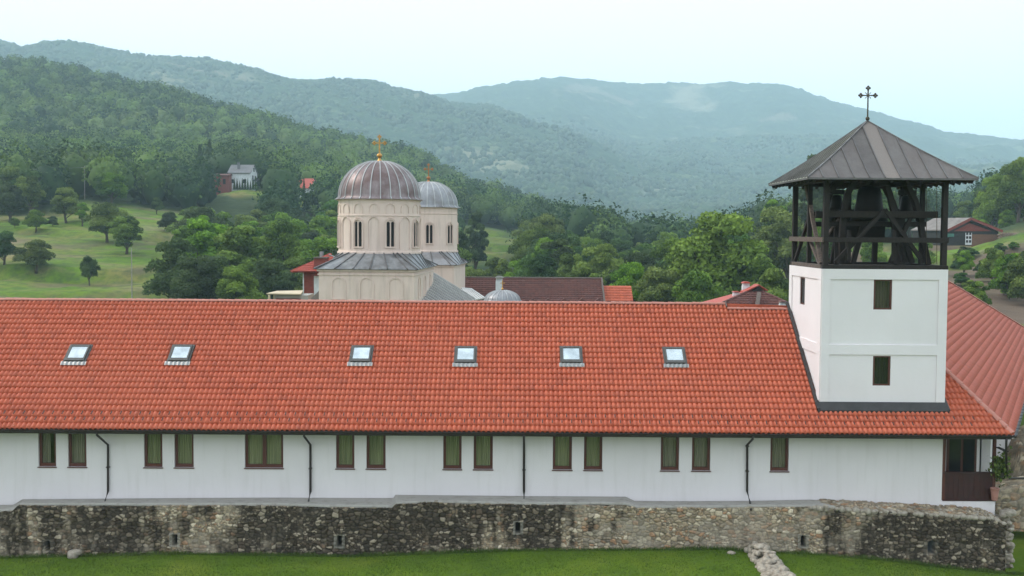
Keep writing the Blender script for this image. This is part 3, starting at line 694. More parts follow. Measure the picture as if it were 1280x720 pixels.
# the forest that reads as one mass
def merged(name, pts, z, iso, hmin, hmax, nl, leafsz, mat, asp=.62, zoff=.45, core=.86, nzamp=.35):
    iv, if_ = iso; n_ = len(pts); k = len(iv)
    h = rng.uniform(hmin, hmax, n_); w_ = h*asp*rng.uniform(.75, 1.3, n_)
    con = rng.random(n_) < .05
    ph = rng.uniform(0, 50, (n_, 1)); d = iv[None]*1.0
    lump = 1+nzamp*(np.sin(iv[None, :, 0]*3.1+ph)*np.cos(iv[None, :, 1]*2.7+ph*1.7)+.6*np.sin(iv[None, :, 2]*4.3+ph*2.3))*.6+rng.normal(0, .07, (n_, k))
    sc3 = np.stack([w_*.5, w_*.5, h*.52], -1)
    V = iv[None]*lump[..., None]*sc3[:, None]*core; 
    V = V+np.stack([pts[:, 0], pts[:, 1], z+h*zoff], -1)[:, None]
    fc = (if_[None]+(np.arange(n_)*k)[:, None, None]).reshape(-1, 3)
    tt = np.clip(rng.beta(2, 2.6, n_)*1.0, 0, 1); big = fbm(pts[:, 0]/120, pts[:, 1]/120, 61)*.6+.4*(fbm(pts[:, 0]/700, pts[:, 1]/330, 62)*1.8-.4); tt = np.clip((tt-.45)*1.5+.38+(big-.5)*.8, 0, 1)  # stretched tone bands paint the shading of hill folds into leaf colour
    T = np.clip(tt[:, None]*.8+rng.normal(0, .08, (n_, k))+.10*iv[None, :, 2], 0, 1)  # upper crown vertices toned lighter, painting top light into the leaf colour
    V = V.reshape(-1, 3); T = T.ravel()
    if nl:
        dd = rng.normal(size=(n_, nl, 3)); dd /= np.linalg.norm(dd, axis=2, keepdims=True); dd[..., 2] = np.where(dd[..., 2] < -.3, -dd[..., 2], dd[..., 2])
        lp = 1+nzamp*(np.sin(dd[..., 0]*3.1+ph)*np.cos(dd[..., 1]*2.7+ph*1.7)+.6*np.sin(dd[..., 2]*4.3+ph*2.3))*.6
        C = dd*(lp*rng.uniform(.84, 1.12, (n_, nl)))[..., None]*sc3[:, None]+np.stack([pts[:, 0], pts[:, 1], z+h*zoff], -1)[:, None]
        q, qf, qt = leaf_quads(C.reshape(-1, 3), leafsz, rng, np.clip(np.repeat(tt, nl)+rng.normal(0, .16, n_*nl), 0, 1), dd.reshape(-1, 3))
        tri = np.concatenate([qf[:, [0, 1, 2]], qf[:, [0, 2, 3]]])+len(V)
        fc = np.concatenate([fc, tri]); V = np.concatenate([V, q]); T = np.concatenate([T, qt])
    return np_mesh(name, V, fc, mat, smooth=True, attrs={'tone': T})
Sr = S[rest]; zr = Sz[rest]
nearm = Sr[:, 1] < 560
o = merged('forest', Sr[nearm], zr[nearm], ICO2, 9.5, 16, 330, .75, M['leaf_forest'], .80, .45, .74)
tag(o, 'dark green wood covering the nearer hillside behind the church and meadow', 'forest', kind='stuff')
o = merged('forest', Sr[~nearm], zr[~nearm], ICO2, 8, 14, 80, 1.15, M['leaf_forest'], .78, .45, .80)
tag(o, 'hazy green forest over the crest of the left hill', 'forest', kind='stuff')
S3 = sites(1120, 3000, 10, 14, .50); S3 = S3+rng.normal(0, 6, S3.shape); z3 = height(S3[:, 0], S3[:, 1]); v3 = visible(S3[:, 0], S3[:, 1], z3, 14)
gap = fbm(S3[:, 0]/110, S3[:, 1]/150, 88) < .36
v3 &= ~(gap & (rng.random(len(S3)) < .8)); S3 = S3[v3]; z3 = z3[v3]
o = merged('forest', S3, z3, ICO1, 6, 14, 0, 1, M['leaf_far'], .95, .12, 1.0)
tag(o, 'blue hazy woodland covering the far mountain sides', 'forest', kind='stuff')
print('TREES', len(idx), len(Sr), nearm.sum(), len(S3))
rb = np.random.default_rng(12)
for i in range(26):
    px, py = rb.uniform(1186, 1279), rb.uniform(312, 372); x, y, z = hit(px, py)
    if y < 210: tree('bush', x, y, rb.uniform(.7, 2.0), 'bush', i % 3, ['leaf_mid', 'leaf_bright', 'leaf_dark'][i % 3], 'low scrub bush on the rough grass slope right of the tower', 'scrub bushes on the slope right of the tower', 'bush', None, 1.3)
# hedgerow bushes scattered at the meadow edge by hand
for i, (px, py, hh) in enumerate([(18, 284, 12), (66, 283, 13), (120, 262, 10), (222, 305, 14), (238, 300, 16), (170, 254, 10), (30, 318, 8)]):
    x, y, z = hit(px, py); H = hh/F*y
    tree('bush', x, y, H, 'bush', i % 3, ['leaf_mid', 'leaf_dark'][i % 2], ['low bush at the upper left of the meadow', 'bush left of the row of meadow trees', 'low scrub right of the row of meadow trees', 'bush at the right rim of the meadow, the nearer one', 'bush at the right rim of the meadow beside the brown slope', 'small bush at the forest foot above the wide meadow tree', 'tiny dark bush between the left meadow trees'][i], None, 'bush', None, 1.1)
# ------------------------------------------------------------------ monastery building
YE = 43.0; YR = 49.3
zE = ZZ(640, 540.5, YE); zR = ZZ(640, 379.5, YR)
SL = math.hypot(YR-YE, zR-zE); SA = math.atan2(zR-zE, YR-YE)
def roofpt(px, py):
    """where a sight line meets the front slope"""
    d = cf+cr*((px-640)/F)+cu*((360-py)/F); o = Vector((0, 0, CZ)); n_ = Vector((0, -math.sin(SA), math.cos(SA)))
    t = (Vector((0, YE, zE))-o).dot(n_)/d.dot(n_); p = o+d*t
    return p.x, (p.y-YE)/math.cos(SA)
mon = base('monastery_building', (0, 44, 0), 'long white monastery residence with red tiled roof along the stone wall', 'building')
def tiles(name, O, U, V, rows, rl, umin, umax, mat, parent, wave=.19, amp=.064, step=.052, npw=6, vtop=None, dark_rows=()):
    O = Vector(O); U = Vector(U).normalized(); V = Vector(V).normalized(); W = U.cross(V).normalized()
    if W.z < 0: W = -W
    vs = []; fs = []; uvs = []
    ph = np.array([0, .12, .28, .46, .62, .76, .88]) if npw == 6 else np.linspace(0, 1, npw, endpoint=False)
    hh = np.array([-.15, .50, .92, 1.0, .78, .25, -.18]) if npw == 6 else np.maximum(0, np.sin(ph*2*math.pi))
    Oa, Ua, Va, Wa = (np.array(q) for q in (O, U, V, W)); nv = 0
    jr = np.random.default_rng(5)
    for r in range(rows):
        v0 = r*rl; v1 = (r+1)*rl+.04
        a0, b0, a1, b1 = umin(v0), umax(v0), umin(v1), umax(v1)
        A = min(a0, a1); B = max(b0, b1); k0 = math.floor(A/wave); k1 = math.ceil(B/wave)
        ks = np.arange(k0, k1); u = (ks[:, None]+ph[None]).ravel()*wave; h = np.tile(hh, len(ks))*amp
        kk = np.repeat(ks, len(ph)); jit = jr.normal(0, .0035, len(ks))[kk-k0]+jr.normal(0, .003)
        uj = u+jr.normal(0, .004, len(ks))[kk-k0]
        ub = np.clip(uj, a0, b0); ut = np.clip(uj, a1, b1)
        n_ = len(u)
        low = Oa+ub[:, None]*Ua+v0*Va+(h+step+jit)[:, None]*Wa
        lip = low-Wa*(step+.012)+Va*.012
        top = Oa+ut[:, None]*Ua+v1*Va+(h*.92+jit*.5)[:, None]*Wa
        vs += [lip, low, top]
        i = np.arange(n_-1); b = nv
        keep = (ub[1:]-ub[:-1] > 1e-5) | (ut[1:]-ut[:-1] > 1e-5); i = i[keep]
        fs.append(np.stack([b+i, b+i+1, b+n_+i+1, b+n_+i], 1)); fs.append(np.stack([b+n_+i, b+n_+i+1, b+2*n_+i+1, b+2*n_+i], 1))
        uq = np.stack([kk[i]+.5, np.full(len(i), r+.5)], 1); q = np.repeat(uq, 4, axis=0); uvs += [q, q]
        nv += 3*n_
    V_ = np.concatenate(vs); 
    if parent is not None: V_ = V_-np.array(wmat(parent).translation)
    return np_mesh(name, V_, np.concatenate(fs), mat, parent, False, None, np.concatenate(uvs))
U0 = (1, 0, 0); V0 = (0, math.cos(SA), math.sin(SA)); W0 = Vector((0, -math.sin(SA), math.cos(SA)))
HX0, HX1 = 19.45, 16.1; XL = -27.0
ROWS = 24; RL = SL/ROWS; XS = XX(908, 384, YR-.25)
hipx = lambda v: HX0+(HX1-HX0)*v/SL
roof = tiles('roof', (0, YE, zE), U0, V0, ROWS, RL, lambda v: XL, lambda v: min(hipx(v), XS) if v > SL-RL*1.02+.05 else hipx(v), M['roof_tiles'], mon)
# solid body under the tiles, back slope too
YB = 2*YR-YE
b = MB()
def gable(b, x0, x1, yr, zr, dz):
    b.prism([(x0, YE+.05, zE-dz), (x0, yr, zr-dz), (x0, YB, zE-dz)], (x1-x0, 0, 0))
gable(b, XL, XS-.01, YR, zR, .07); gable(b, XS, HX1, YR-RL*math.cos(SA), zR-RL*math.sin(SA), .07)
b.prism([(HX1, YE+.05, zE-.07), (HX1, YR, zR-.07-RL*.5), (HX1, YB, zE-.07)], (.01, 0, 0))
b.raw([(HX1, YE+.05, zE-.09), (HX0-.12, YE+.05, zE-.09), (HX1, YR, zR-.12), (HX1, YB, zE-.09)], [(0, 1, 2), (0, 2, 3), (1, 3, 2), (0, 3, 1)])
b.build('roof_boarding', M['grey_timber'], mon)
# snow guards: small dark hooks between the tiles of the second and third course
b = MB()
for r in (1, 2):
    k = 0
    x = XL+.1+(.19 if r == 2 else 0)
    while x < 18.3:
        if not (12 < x < 17.3 and r == 2 and False):
            c = Vector((x, YE, zE))+Vector(V0)*((r+.55)*RL)+W0*.085
            b.bar(c-Vector(V0)*.09, c+Vector(V0)*.10, .035, .035, W0)
            b.bar(c-Vector(V0)*.07, c-Vector(V0)*.07+W0*.05, .035, .02)
        x += .38
tag(b.build('snow_guard', M['gutter_brown'], mon), kind='stuff')
# ridge and hip caps: overlapping half-round tiles
def caps(name, a, c, w, mat, parent, n_=None, sag=0):
    a = Vector(a); c = Vector(c); L = (c-a).length; n_ = n_ or int(L/.36); b = MB(); d = (c-a)/n_
    up = Vector((0, 0, 1)); r = d.cross(up).normalized(); u = r.cross(d).normalized()
    for i in range(n_):
        p0 = a+d*i; p1 = p0+d*1.12; jz = random.gauss(0, .004)
        ring = []
        for p, s in ((p0, 1.12), (p1, .92)):
            ring.append([p+r*math.cos(t)*w*s+u*(math.sin(t)*w*.72*s+jz) for t in [math.pi*k/6 for k in range(7)]])
        vs = ring[0]+ring[1]; b.raw(vs, [(k, k+1, 8+k, 7+k) for k in range(6)]+[tuple(range(7))])
    return b.build(name, mat, parent)
caps('ridge', (XL, YR, zR+.03), (XS, YR, zR+.03), .12, M['ridge_tiles'], mon)
caps('ridge', (XS+.02, YR-RL*math.cos(SA), zR+.03-RL*math.sin(SA)), (12.1, YR-RL*math.cos(SA), zR+.03-RL*math.sin(SA)), .12, M['ridge_tiles'], mon)
caps('hip', (HX0-.02, YE+.04, zE+.07), (HX1, YR, zR+.05), .12, M['ridge_tiles'], mon)
b = MB(); b.bar((XS, YR+.02, zR+.12), (XS, YR-RL*1.1*math.cos(SA), zR-RL*1.1*math.sin(SA)+.12), .05, .16); b.build('verge_tile', M['grey_timber'], mon)
# wing running back from the right corner
wing = mon
UW = Vector((.4462, .8949, 0)); NW = Vector((.8949, -.4462, 0)); HD = 5.76; BW = math.atan2(zR-zE, HD); LW = math.hypot(HD, zR-zE)
VW = -NW*math.cos(BW)+Vector((0, 0, math.sin(BW)))
C0 = Vector((HX0, YE, zE)); uA = (Vector((HX1, YR, 0))-Vector((HX0, YE, 0))).dot(UW)
uB, uD = 34.6, 45.5
tiles('wing_roof', C0, UW, VW, 22, LW/22, lambda v: uA*v/LW, lambda v: uD+(uB-uD)*v/LW, M['wing_tiles'], mon, amp=.012, step=.022, wave=.19)
pA = Vector((HX1, YR, zR)); pB = C0+UW*uB+VW*LW; pD = C0+UW*uD
caps('wing_ridge', pA, pB, .12, M['ridge_tiles'], mon); caps('wing_hip', pD, pB, .12, M['ridge_tiles'], mon)
b = MB(); off = Vector((0, 0, -.1)); pBk = pB-NW*HD*1.0-Vector((0, 0, zR-zE)); pAk = pA-NW*HD*1.0-Vector((0, 0, zR-zE))
b.face([C0+off-NW*.1, pD+off-NW*.1, pB+off, pA+off]); b.face([pA+off, pB+off, pBk+off, pAk+off]); b.face([pD+off-NW*.1, pB+off, pBk+off])
b.build('wing_boarding', M['grey_timber'], mon)
# walls with real openings
def wall_open(b, x0, x1, z0, z1, y0, y1, ops):
    xs = sorted({x0, x1, *[o[0] for o in ops], *[o[1] for o in ops]})
    for a, c in zip(xs[:-1], xs[1:]):
        mid = (a+c)/2; zz = z0
        for o in sorted([o for o in ops if o[0] < mid < o[1]], key=lambda o: o[2]):
            if o[2] > zz: b.box(a, c, y0, y1, zz, o[2])
            zz = o[3]
        if z1 > zz: b.box(a, c, y0, y1, zz, z1)
WX = 19.14; YW = 44.0
zb = ZZ(640, 587, YW); zt = zb+1.42
WIN = [(48, 70), (85, 108), (180, 203), (218, 242), (306, 354), (420, 443), (458, 482), (554, 577), (592, 616), (691, 715), (730, 753), (826, 849), (865, 888), (963, 986)]
ops = []
for a, c in WIN: ops.append((XX(a, 565, YW), XX(c, 565, YW), zb, zt))
LG = (XX(1179, 590, YW), XX(1245, 590, YW), ZZ(1200, 625, YW), zE+.05)
b = MB(); wall_open(b, XL, WX, -.6, zE+.55, YW, YW+.35, ops+[LG])
b.box(WX-.35, WX, YW+.352, YW+1.9, -.6, LG[2]-.003); b.box(WX-1.6, WX-.36, YW+1.55, YW+1.9, -.6, zE+.5); b.box(XL, WX, YB-1.3, YB-.95, -.6, zE+.5); b.box(XL, XL+.3, YW+.35, YB-1.3, -.6, zE+.5)
wl = b.build('wall', M['white_plaster'], mon)
b = MB()
for k in range(20): pass
b.box(XL, LG[0]-.4, YW+.75, YW+.8, .2, zE+.5); b.build('dark_room_backing', M['dark_void'], mon)  # added black sheet stands in for the unlit rooms behind the windows
# wing walls
b = MB(); w0 = C0-NW*.95+UW*2.5; w1 = C0-NW*.95+UW*44
q = [w0, w1]; b.prism([Vector((w0.x, w0.y, -.6)), Vector((w1.x, w1.y, -.6)), Vector((w1.x, w1.y, zE+.2)), Vector((w0.x, w0.y, zE+.2))], -NW*.35)
b.build('wing_wall', M['white_plaster'], mon)
b = MB(); b.box(20.6, 22.55, 49.5, 49.85, -.6, zE-.1); b.build('wing_wall', M['white_plaster'], mon)
# eave: soffit, fascia, gutter with brackets
b = MB(); b.box(XL, HX0-.1, YE+.06, YW, zE-.10, zE-.075); b.box(XL, HX0-.06, YE+.02, YE+.06, zE-.16, zE-.0); b.build('fascia', M['gutter_brown'], mon)
def gutter(name, a, c, out, parent):
    b = MB(); a = Vector(a); c = Vector(c); out = Vector(out); vs = []
    prof = [(math.cos(t)*.075, -math.sin(t)*.075) for t in [math.pi*k/8 for k in range(9)]]; prof += [(x*.85, z*.85) for x, z in prof[::-1]]
    for p in (a, c):
        for x, z in prof: vs.append(p+out*x+Vector((0, 0, z)))
    n_ = len(prof); b.raw(vs, [(k, (k+1) % n_, n_+(k+1) % n_, n_+k) for k in range(n_)])
    L = (c-a).length; k = 0
    while k*.9 < L:
        p = a+(c-a).normalized()*k*.9; b.bar(p-out*.08+Vector((0, 0, .01)), p+out*.085+Vector((0, 0, .01)), .03, .012); k += 1
    return b.build(name, M['gutter_brown'], parent)
gutter('gutter', (XL, YE-.05, zE-.005), (HX0+.05, YE-.05, zE-.005), (0, -1, 0), mon)
g0 = C0+NW*.05; gutter('gutter', g0+Vector((0, 0, -.005)), g0+UW*44+Vector((0, 0, -.005)), NW, mon)
# windows
def window(x0, x1, z0, z1, y, parent, cur, dbl=False, cur_cover=1.0):
    fr = .10; b = MB(); f0 = y+.10; f1 = y+.17
    b.box(x0, x1, f0, f1, z0, z0+fr*1.3); b.box(x0, x1, f0, f1, z1-fr, z1); b.box(x0, x0+fr, f0, f1, z0+fr*1.3, z1-fr); b.box(x1-fr, x1, f0, f1, z0+fr*1.3, z1-fr)
    if dbl: xm = (x0+x1)/2; b.box(xm-.075, xm+.075, f0-.01, f1, z0+fr*1.3, z1-fr)
    w = b.build('window', M['window_wood'], parent, bevel=.006)
    b = MB(); b.box(x0-.03, x1+.03, y-.05, y+.12, z0-.035, z0-.002); b.build('sill', M['window_wood'], w)
    b = MB(); b.face([(x0+fr*.9, y+.14, z0+fr), (x1-fr*.9, y+.14, z0+fr), (x1-fr*.9, y+.14, z1-fr*.9), (x0+fr*.9, y+.14, z1-fr*.9)]); b.build('glass', M['window_glass'], w)
    # hanging folds
    n_ = 60; xs = np.linspace(x0+.02, x0+.02+(x1-x0-.04)*cur_cover, n_); yy = y+.26+.022*np.sin(np.linspace(0, 6.283*(9 if not dbl else 20)*cur_cover, n_))+rng.normal(0, .004, n_)
    vs = [(xs[i], yy[i], z) for z in (z0-.02, z1+.02) for i in range(n_)]
    b = MB(); b.raw(vs, [(i, i+1, n_+i+1, n_+i) for i in range(n_-1)]); b.build('curtain', M[cur], w, smooth=True)
    return w
for i, (o, (a, c)) in enumerate(zip(ops, WIN)):
    window(o[0], o[1], zb, zt, YW, mon, 'curtain_grey' if i in (0, 1, 11, 12, 13) else 'curtain_green', dbl=(a == 306), cur_cover=.55 if i == 0 else 1)
# corner loggia
lz0, lz1 = LG[2], LG[3]; yb = YW+1.3
lo = empty('loggia', (LG[0], YW, lz0)); lo.parent = mon; lo.matrix_parent_inverse = Matrix.Identity(4); lo.location = (LG[0], 0, lz0)
b = MB(); b.box(LG[0]-.2, WX-.02, yb, yb+.2, lz0-.1, lz1+.3); b.box(LG[0]-.22, LG[0]-.02, YW+.36, yb, lz0-.1, lz1+.3); b.box(LG[0]-.2, WX-.36, YW+.36, yb, lz0-.2, lz0-.02); b.build('back_wall', M['white_plaster'], lo)
zp = ZZ(1200, 592, YW)
b = MB(); b.box(LG[0]+.06, LG[1]-.12, YW+.02, YW+.09, lz0+.01, zp); b.box(LG[0]-.01, LG[1]+.03, YW-.03, YW+.12, zp, zp+.06); b.box(LG[0]-.01, LG[1]+.02, YW-.02, YW+.1, lz0-.04, lz0+.01)
for k in range(1, 10): x = LG[0]+(LG[1]-LG[0])*k/10; b.box(x-.006, x+.006, YW+.01, YW+.02, lz0+.02, zp)
b.build('parapet', M['parapet_wood'], lo)
for x in (LG[0]+.02, LG[1]-.07):
    b = MB(); b.box(x-.06, x+.06, YW-.01 if x < LG[1] else YW+.9, YW+.11 if x < LG[1] else YW+1.02, lz0 if x > LG[1] else zp+.06 if False else lz0, lz1); b.build('post', M['window_wood'], lo, bevel=.01)
b = MB(); xa, xb = XX(1183, 570, yb), XX(1220, 570, yb); b.box(xa, xb, yb-.06, yb-.003, lz0, lz1-.08); dr = b.build('door', M['window_wood'], lo)
b = MB(); b.box(xa+.09, (xa+xb)/2-.05, yb-.075, yb-.062, lz0+.4, lz1-.2); b.box((xa+xb)/2+.05, xb-.09, yb-.075, yb-.062, lz0+.4, lz1-.2); b.build('glass', M['dark_glass'], dr)
# trailing plant on the outer corner and a clay pot
pc = P(1251, 585, YW-.15); pl = base('potted_plant', (pc.x, pc.y, pc.z-.35), 'leafy trailing plant hanging at the corner of the balcony', 'plant')
c = rng.normal(size=(420, 3))*np.array([.17, .12, .26])+np.array([0, 0, .4]); q, f_, t_ = leaf_quads(c, .11, rng, rng.random(420))
np_mesh('foliage', q, f_, M['leaf_mid'], pl, attrs={'tone': t_})
b = MB(); b.lathe([(0, -.02), (.10, -.02), (.14, .16), (.15, .18), (.12, .18), (.11, .14), (0, .14)], 16); b.build('pot', M['gutter_brown'], pl, world=False)
b = MB(); b.tube([(0, 0, .1), (.05, 0, .4), (-.05, .02, .65)], .015, 6); b.build('stem', M['bark'], pl, world=False)
pp = P(1245, 625, YW-.2); pt = base('flower_pot', (pp.x-.06, pp.y, pp.z), 'tall pinkish clay pot standing under the trailing plant', 'pot')
b = MB(); b.lathe([(0, 0), (.11, 0), (.16, .40), (.18, .44), (.18, .48), (.13, .48), (.12, .4), (0, .4)], 20); b.build('pot_body', M['pink_pot'], pt, world=False, smooth=False)
b = MB(); b.lathe([(0, .43), (.125, .43)], 20); b.build('soil', M['dark_void'], pt, world=False)
# downpipes
def downpipe(pts, parent, r=.045):
    o = MB().tube(pts, r, 10).build('downpipe', M['gutter_brown'], parent, smooth=True)
    for k in (2, ):
        a, c = Vector(pts[k]), Vector(pts[k+1] if k+1 < len(pts) else pts[k])
    zs = [3.6, 2.6]
    for z in zs:
        a, c = Vector(pts[2]), Vector(pts[3]); t = (z-a.z)/(c.z-a.z) if abs(c.z-a.z) > .1 else 0
        if 0 < t < 1: p = a+(c-a)*t; MB().box(p.x-.065, p.x+.065, p.y-.06, YW+.01, z-.02, z+.02).build('clamp', M['gutter_brown'], o)
    return o
for xt, xm, xe in ((121, 135, 130), (380, 388, 385), (655, 655, 655), (941, 934, 938)):
    y = YW-.07; top = P(xt, 546, YE-.05); 
    downpipe([(top.x, YE-.05, zE-.07), (top.x, YE-.03, zE-.2), (XX(xm, 560, y), y, ZZ(xm, 556, y)), (XX(xm, 610, y), y, ZZ(xm, 614, y)), (XX(xe, 634, 43.25), 43.3, ZZ(xe, 629, 43.3)), (XX(xe, 636, 42.9), 42.78, ZZ(xe, 637, 42.8))], mon)
a = P(1258, 548, YE); c = P(1258, 598, 43.9)
downpipe([(a.x, YE-.02, zE-.07), (a.x, YE, zE-.3), (a.x+.1, 43.2, zE-.6), (c.x, 43.9, c.z+.2), (c.x+.12, 43.9, c.z), (c.x+1.6, 44.4, c.z-.08)], mon)
# skylights
for i, (px, py, lab) in enumerate(zip((98, 226.5, 452, 582, 714, 843), (445, 445, 446, 447, 447, 448), range(6))):
    u, v = roofpt(px, py); w2, h2_ = .40, .48
    def L(a, b_, h): return Vector((0, YE, zE))+Vector(U0)*(u+a)+Vector(V0)*(v+b_)+W0*(h+(.075 if h > .02 else 0))
    def lbox(b, a0, a1, b0, b1, h0, h1):
        b.raw([L(a0, b0, h0), L(a1, b0, h0), L(a1, b1, h0), L(a0, b1, h0), L(a0, b0, h1), L(a1, b0, h1), L(a1, b1, h1), L(a0, b1, h1)], [(0,3,2,1),(4,5,6,7),(0,1,5,4),(1,2,6,5),(2,3,7,6),(3,0,4,7)])
    b = MB(); lbox(b, -w2, -w2+.07, -h2_, h2_, 0, .13); lbox(b, w2-.07, w2, -h2_, h2_, 0, .13); lbox(b, -w2+.07, w2-.07, h2_-.08, h2_, 0, .125); lbox(b, -w2+.07, w2-.07, -h2_, -h2_+.16, 0, .135)
    s_ = b.build('skylight', M['frame_grey'], mon, bevel=.008)
    b = MB(); lbox(b, -w2+.07, w2-.07, -h2_+.16, h2_-.08, .06, .10); b.build('pane', M['skylight_glass'], s_)
    # lead apron dressed over the tile waves, side and head flashing
    b = MB(); n_ = 24; vs = []
    for vv, hb in ((-h2_-.02, .085), (-h2_-.10, .075), (-h2_-.19, .045)):
        for k in range(n_+1):
            a = -w2-.12+(2*w2+.24)*k/n_; vs.append(L(a, vv-.03*(math.sin(k*1.57) > .3)*(vv < -h2_-.15), hb+.012*math.sin(k*1.57)))
    b.raw(vs, [(r*(n_+1)+k, r*(n_+1)+k+1, (r+1)*(n_+1)+k+1, (r+1)*(n_+1)+k) for r in range(2) for k in range(n_)])
    b.build('apron', M['flashing_light'], s_)
    b = MB(); lbox(b, -w2-.07, -w2-.002, -h2_, h2_+.08, .02, .065); lbox(b, w2+.002, w2+.07, -h2_, h2_+.08, .02, .065); lbox(b, -w2, w2, h2_+.002, h2_+.08, .02, .07); b.build('flashing', M['frame_grey'], s_)
# ------------------------------------------------------------------ bell tower
TX0, TX1, TY0, TY1 = XX(1026.5, 420, 44.15), XX(1182.5, 420, 44.15), 44.15, 49.25
tz1 = ZZ(1100, 336.5, TY0); tzb = zE+.35
tow = base('bell_tower', ((TX0+TX1)/2, (TY0+TY1)/2, tzb), 'square white bell tower with open dark timber belfry rising through the red roof', 'tower')
w_up = (XX(1092, 368, TY0), XX(1115, 368, TY0), ZZ(1103, 387, TY0), ZZ(1103, 349.5, TY0)); w_lo = (XX(1091, 465, TY0), XX(1113, 465, TY0), ZZ(1103, 482, TY0), ZZ(1103, 445, TY0))
b = MB(); wall_open(b, TX0, TX1, tzb, tz1, TY0, TY0+.4, [w_up, w_lo])
b.box(TX0, TX0+.4, TY0+.4, TY1, tzb, ZZ(1003, 380, 46.9)); lzw = (ZZ(1003, 381, 46.9), ZZ(1003, 347, 46.9)); 
ywl = (XX(1026.5, 420, 44.15)*F/(1006.5-640), XX(1026.5, 420, 44.15)*F/(1000.5-640))
b2 = MB(); 
b = MB(); wall_open(b, TX0, TX1, tzb, tz1, TY0, TY0+.4, [w_up, w_lo])
b.box(TX0, TX0+.4, TY0+.4, ywl[0], tzb, tz1); b.box(TX0, TX0+.4, ywl[1], TY1, tzb, tz1); b.box(TX0, TX0+.4, ywl[0], ywl[1], tzb, lzw[0]); b.box(TX0, TX0+.4, ywl[0], ywl[1], lzw[1], tz1)
b.box(TX1-.4, TX1, TY0+.4, TY1-.4, tzb, tz1); b.box(TX0+.4, TX1, TY1-.4, TY1, tzb, tz1); b.box(TX0+.4, TX1-.4, TY0+.4, TY1-.4, tz1-.25, tz1-.02)
b.build('wall', M['tower_plaster'], tow)
# raised borders round sunken panels
b = MB(); pr = .045
def zt_(py): return ZZ(1103, py, TY0)
yA, yBn, yC = zt_(350), zt_(431), zt_(444)
pxl, pxr = XX(1037, 400, TY0), XX(1172, 400, TY0)
f0 = TY0-pr
b.box(TX0-.003, pxl, f0, TY0, zt_(503), tz1); b.box(pxr, TX1+.003, f0, TY0, zt_(503), tz1)
b.box(pxl, w_up[0]-.02, f0, TY0, yA, tz1) if False else b.box(pxl, pxr, f0, TY0, yA+.02, tz1)
b.box(pxl, pxr, f0, TY0, yC+.02, yBn)
for s in (0,):
    x = TX0
    b.box(x-pr, x-.003, TY0, TY0+.45, tzb+.8, tz1); b.box(x-pr, x-.003, TY1-.45, TY1, tzb+.8, tz1); b.box(x-pr, x-.003, TY0+.45, TY1-.45, yA, tz1); b.box(x-pr, x-.003, TY0+.45, TY1-.45, yC, yBn)
b.build('wall_border', M['tower_plaster'], tow)
def twin(o):
    x0, x1, z0, z1 = o; b = MB(); y = TY0+.02
    b.box(x0, x0+.07, y, y+.08, z0, z1); b.box(x1-.07, x1, y, y+.08, z0, z1); b.box(x0+.07, x1-.07, y, y+.08, z0, z0+.06); b.box(x0+.07, x1-.07, y, y+.08, z1-.05, z1)
    w = b.build('window', M['window_wood'], tow); MB().face([(x0+.06, y+.04, z0+.05), (x1-.06, y+.04, z0+.05), (x1-.06, y+.04, z1-.04), (x0+.06, y+.04, z1-.04)]).build('glass', M['window_glass'], w)
    n_ = 30; xs = np.linspace(x0, x1, n_); vs = [(xs[i], y+.2+.02*math.sin(i*1.3), z) for z in (z0, z1) for i in range(n_)]
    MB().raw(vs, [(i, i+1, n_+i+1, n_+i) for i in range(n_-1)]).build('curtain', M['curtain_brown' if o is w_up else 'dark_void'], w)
    MB().box(x0-.2, x1+.2, y+.5, y+.52, z0-.2, z1+.2).build('dark_backing', M['dark_void'], w)  # added black board paints the dark tower interior behind the pane
twin(w_up); twin(w_lo)
b = MB(); b.box(TX0+.03, TX0+.1, ywl[0], ywl[0]+.06, lzw[0], lzw[1]); b.box(TX0+.03, TX0+.1, ywl[1]-.06, ywl[1], lzw[0], lzw[1]); b.box(TX0+.03, TX0+.1, ywl[0]+.06, ywl[1]-.06, lzw[0], lzw[0]+.06); b.box(TX0+.03, TX0+.1, ywl[0]+.06, ywl[1]-.06, lzw[1]-.06, lzw[1])
w = b.build('window', M['window_wood'], tow); MB().box(TX0+.06, TX0+.07, ywl[0]+.05, ywl[1]-.05, lzw[0]+.05, lzw[1]-.05).build('glass', M['dark_glass'], w); MB().box(TX0+.41, TX0+.45, ywl[0]-.2, ywl[1]+.2, lzw[0]-.2, lzw[1]+.2).build('dark_backing', M['dark_void'], w)  # last box is a black board standing in for the unlit interior
# dark flashing at the foot
b = MB()
def rz_(y): return zE+(y-YE)*math.tan(SA)
yy0 = TY0-.10
b.prism([(TX0-.13, yy0-.14, rz_(yy0-.14)+.13), (TX1+.13, yy0-.14, rz_(yy0-.14)+.13), (TX1+.06, TY0-pr-.002, rz_(TY0)+.27), (TX0-.06, TY0-pr-.002, rz_(TY0)+.27)], (0, .02, -.12))
b.build('flashing', M['flashing_dark'], tow)
b = MB(); b.bar((TX0-.10, yy0-.1, rz_(yy0-.1)+.12), (TX0-.10, YR, rz_(YR)+.12), .13, .12); b.build('side_flashing', M['flashing_dark'], tow); b = MB(); b.bar((TX1+.10, yy0-.1, rz_(yy0-.1)+.10), (TX1+.10, 46, rz_(46)+.10), .13, .1); b.build('side_flashing', M['flashing_dark'], tow)
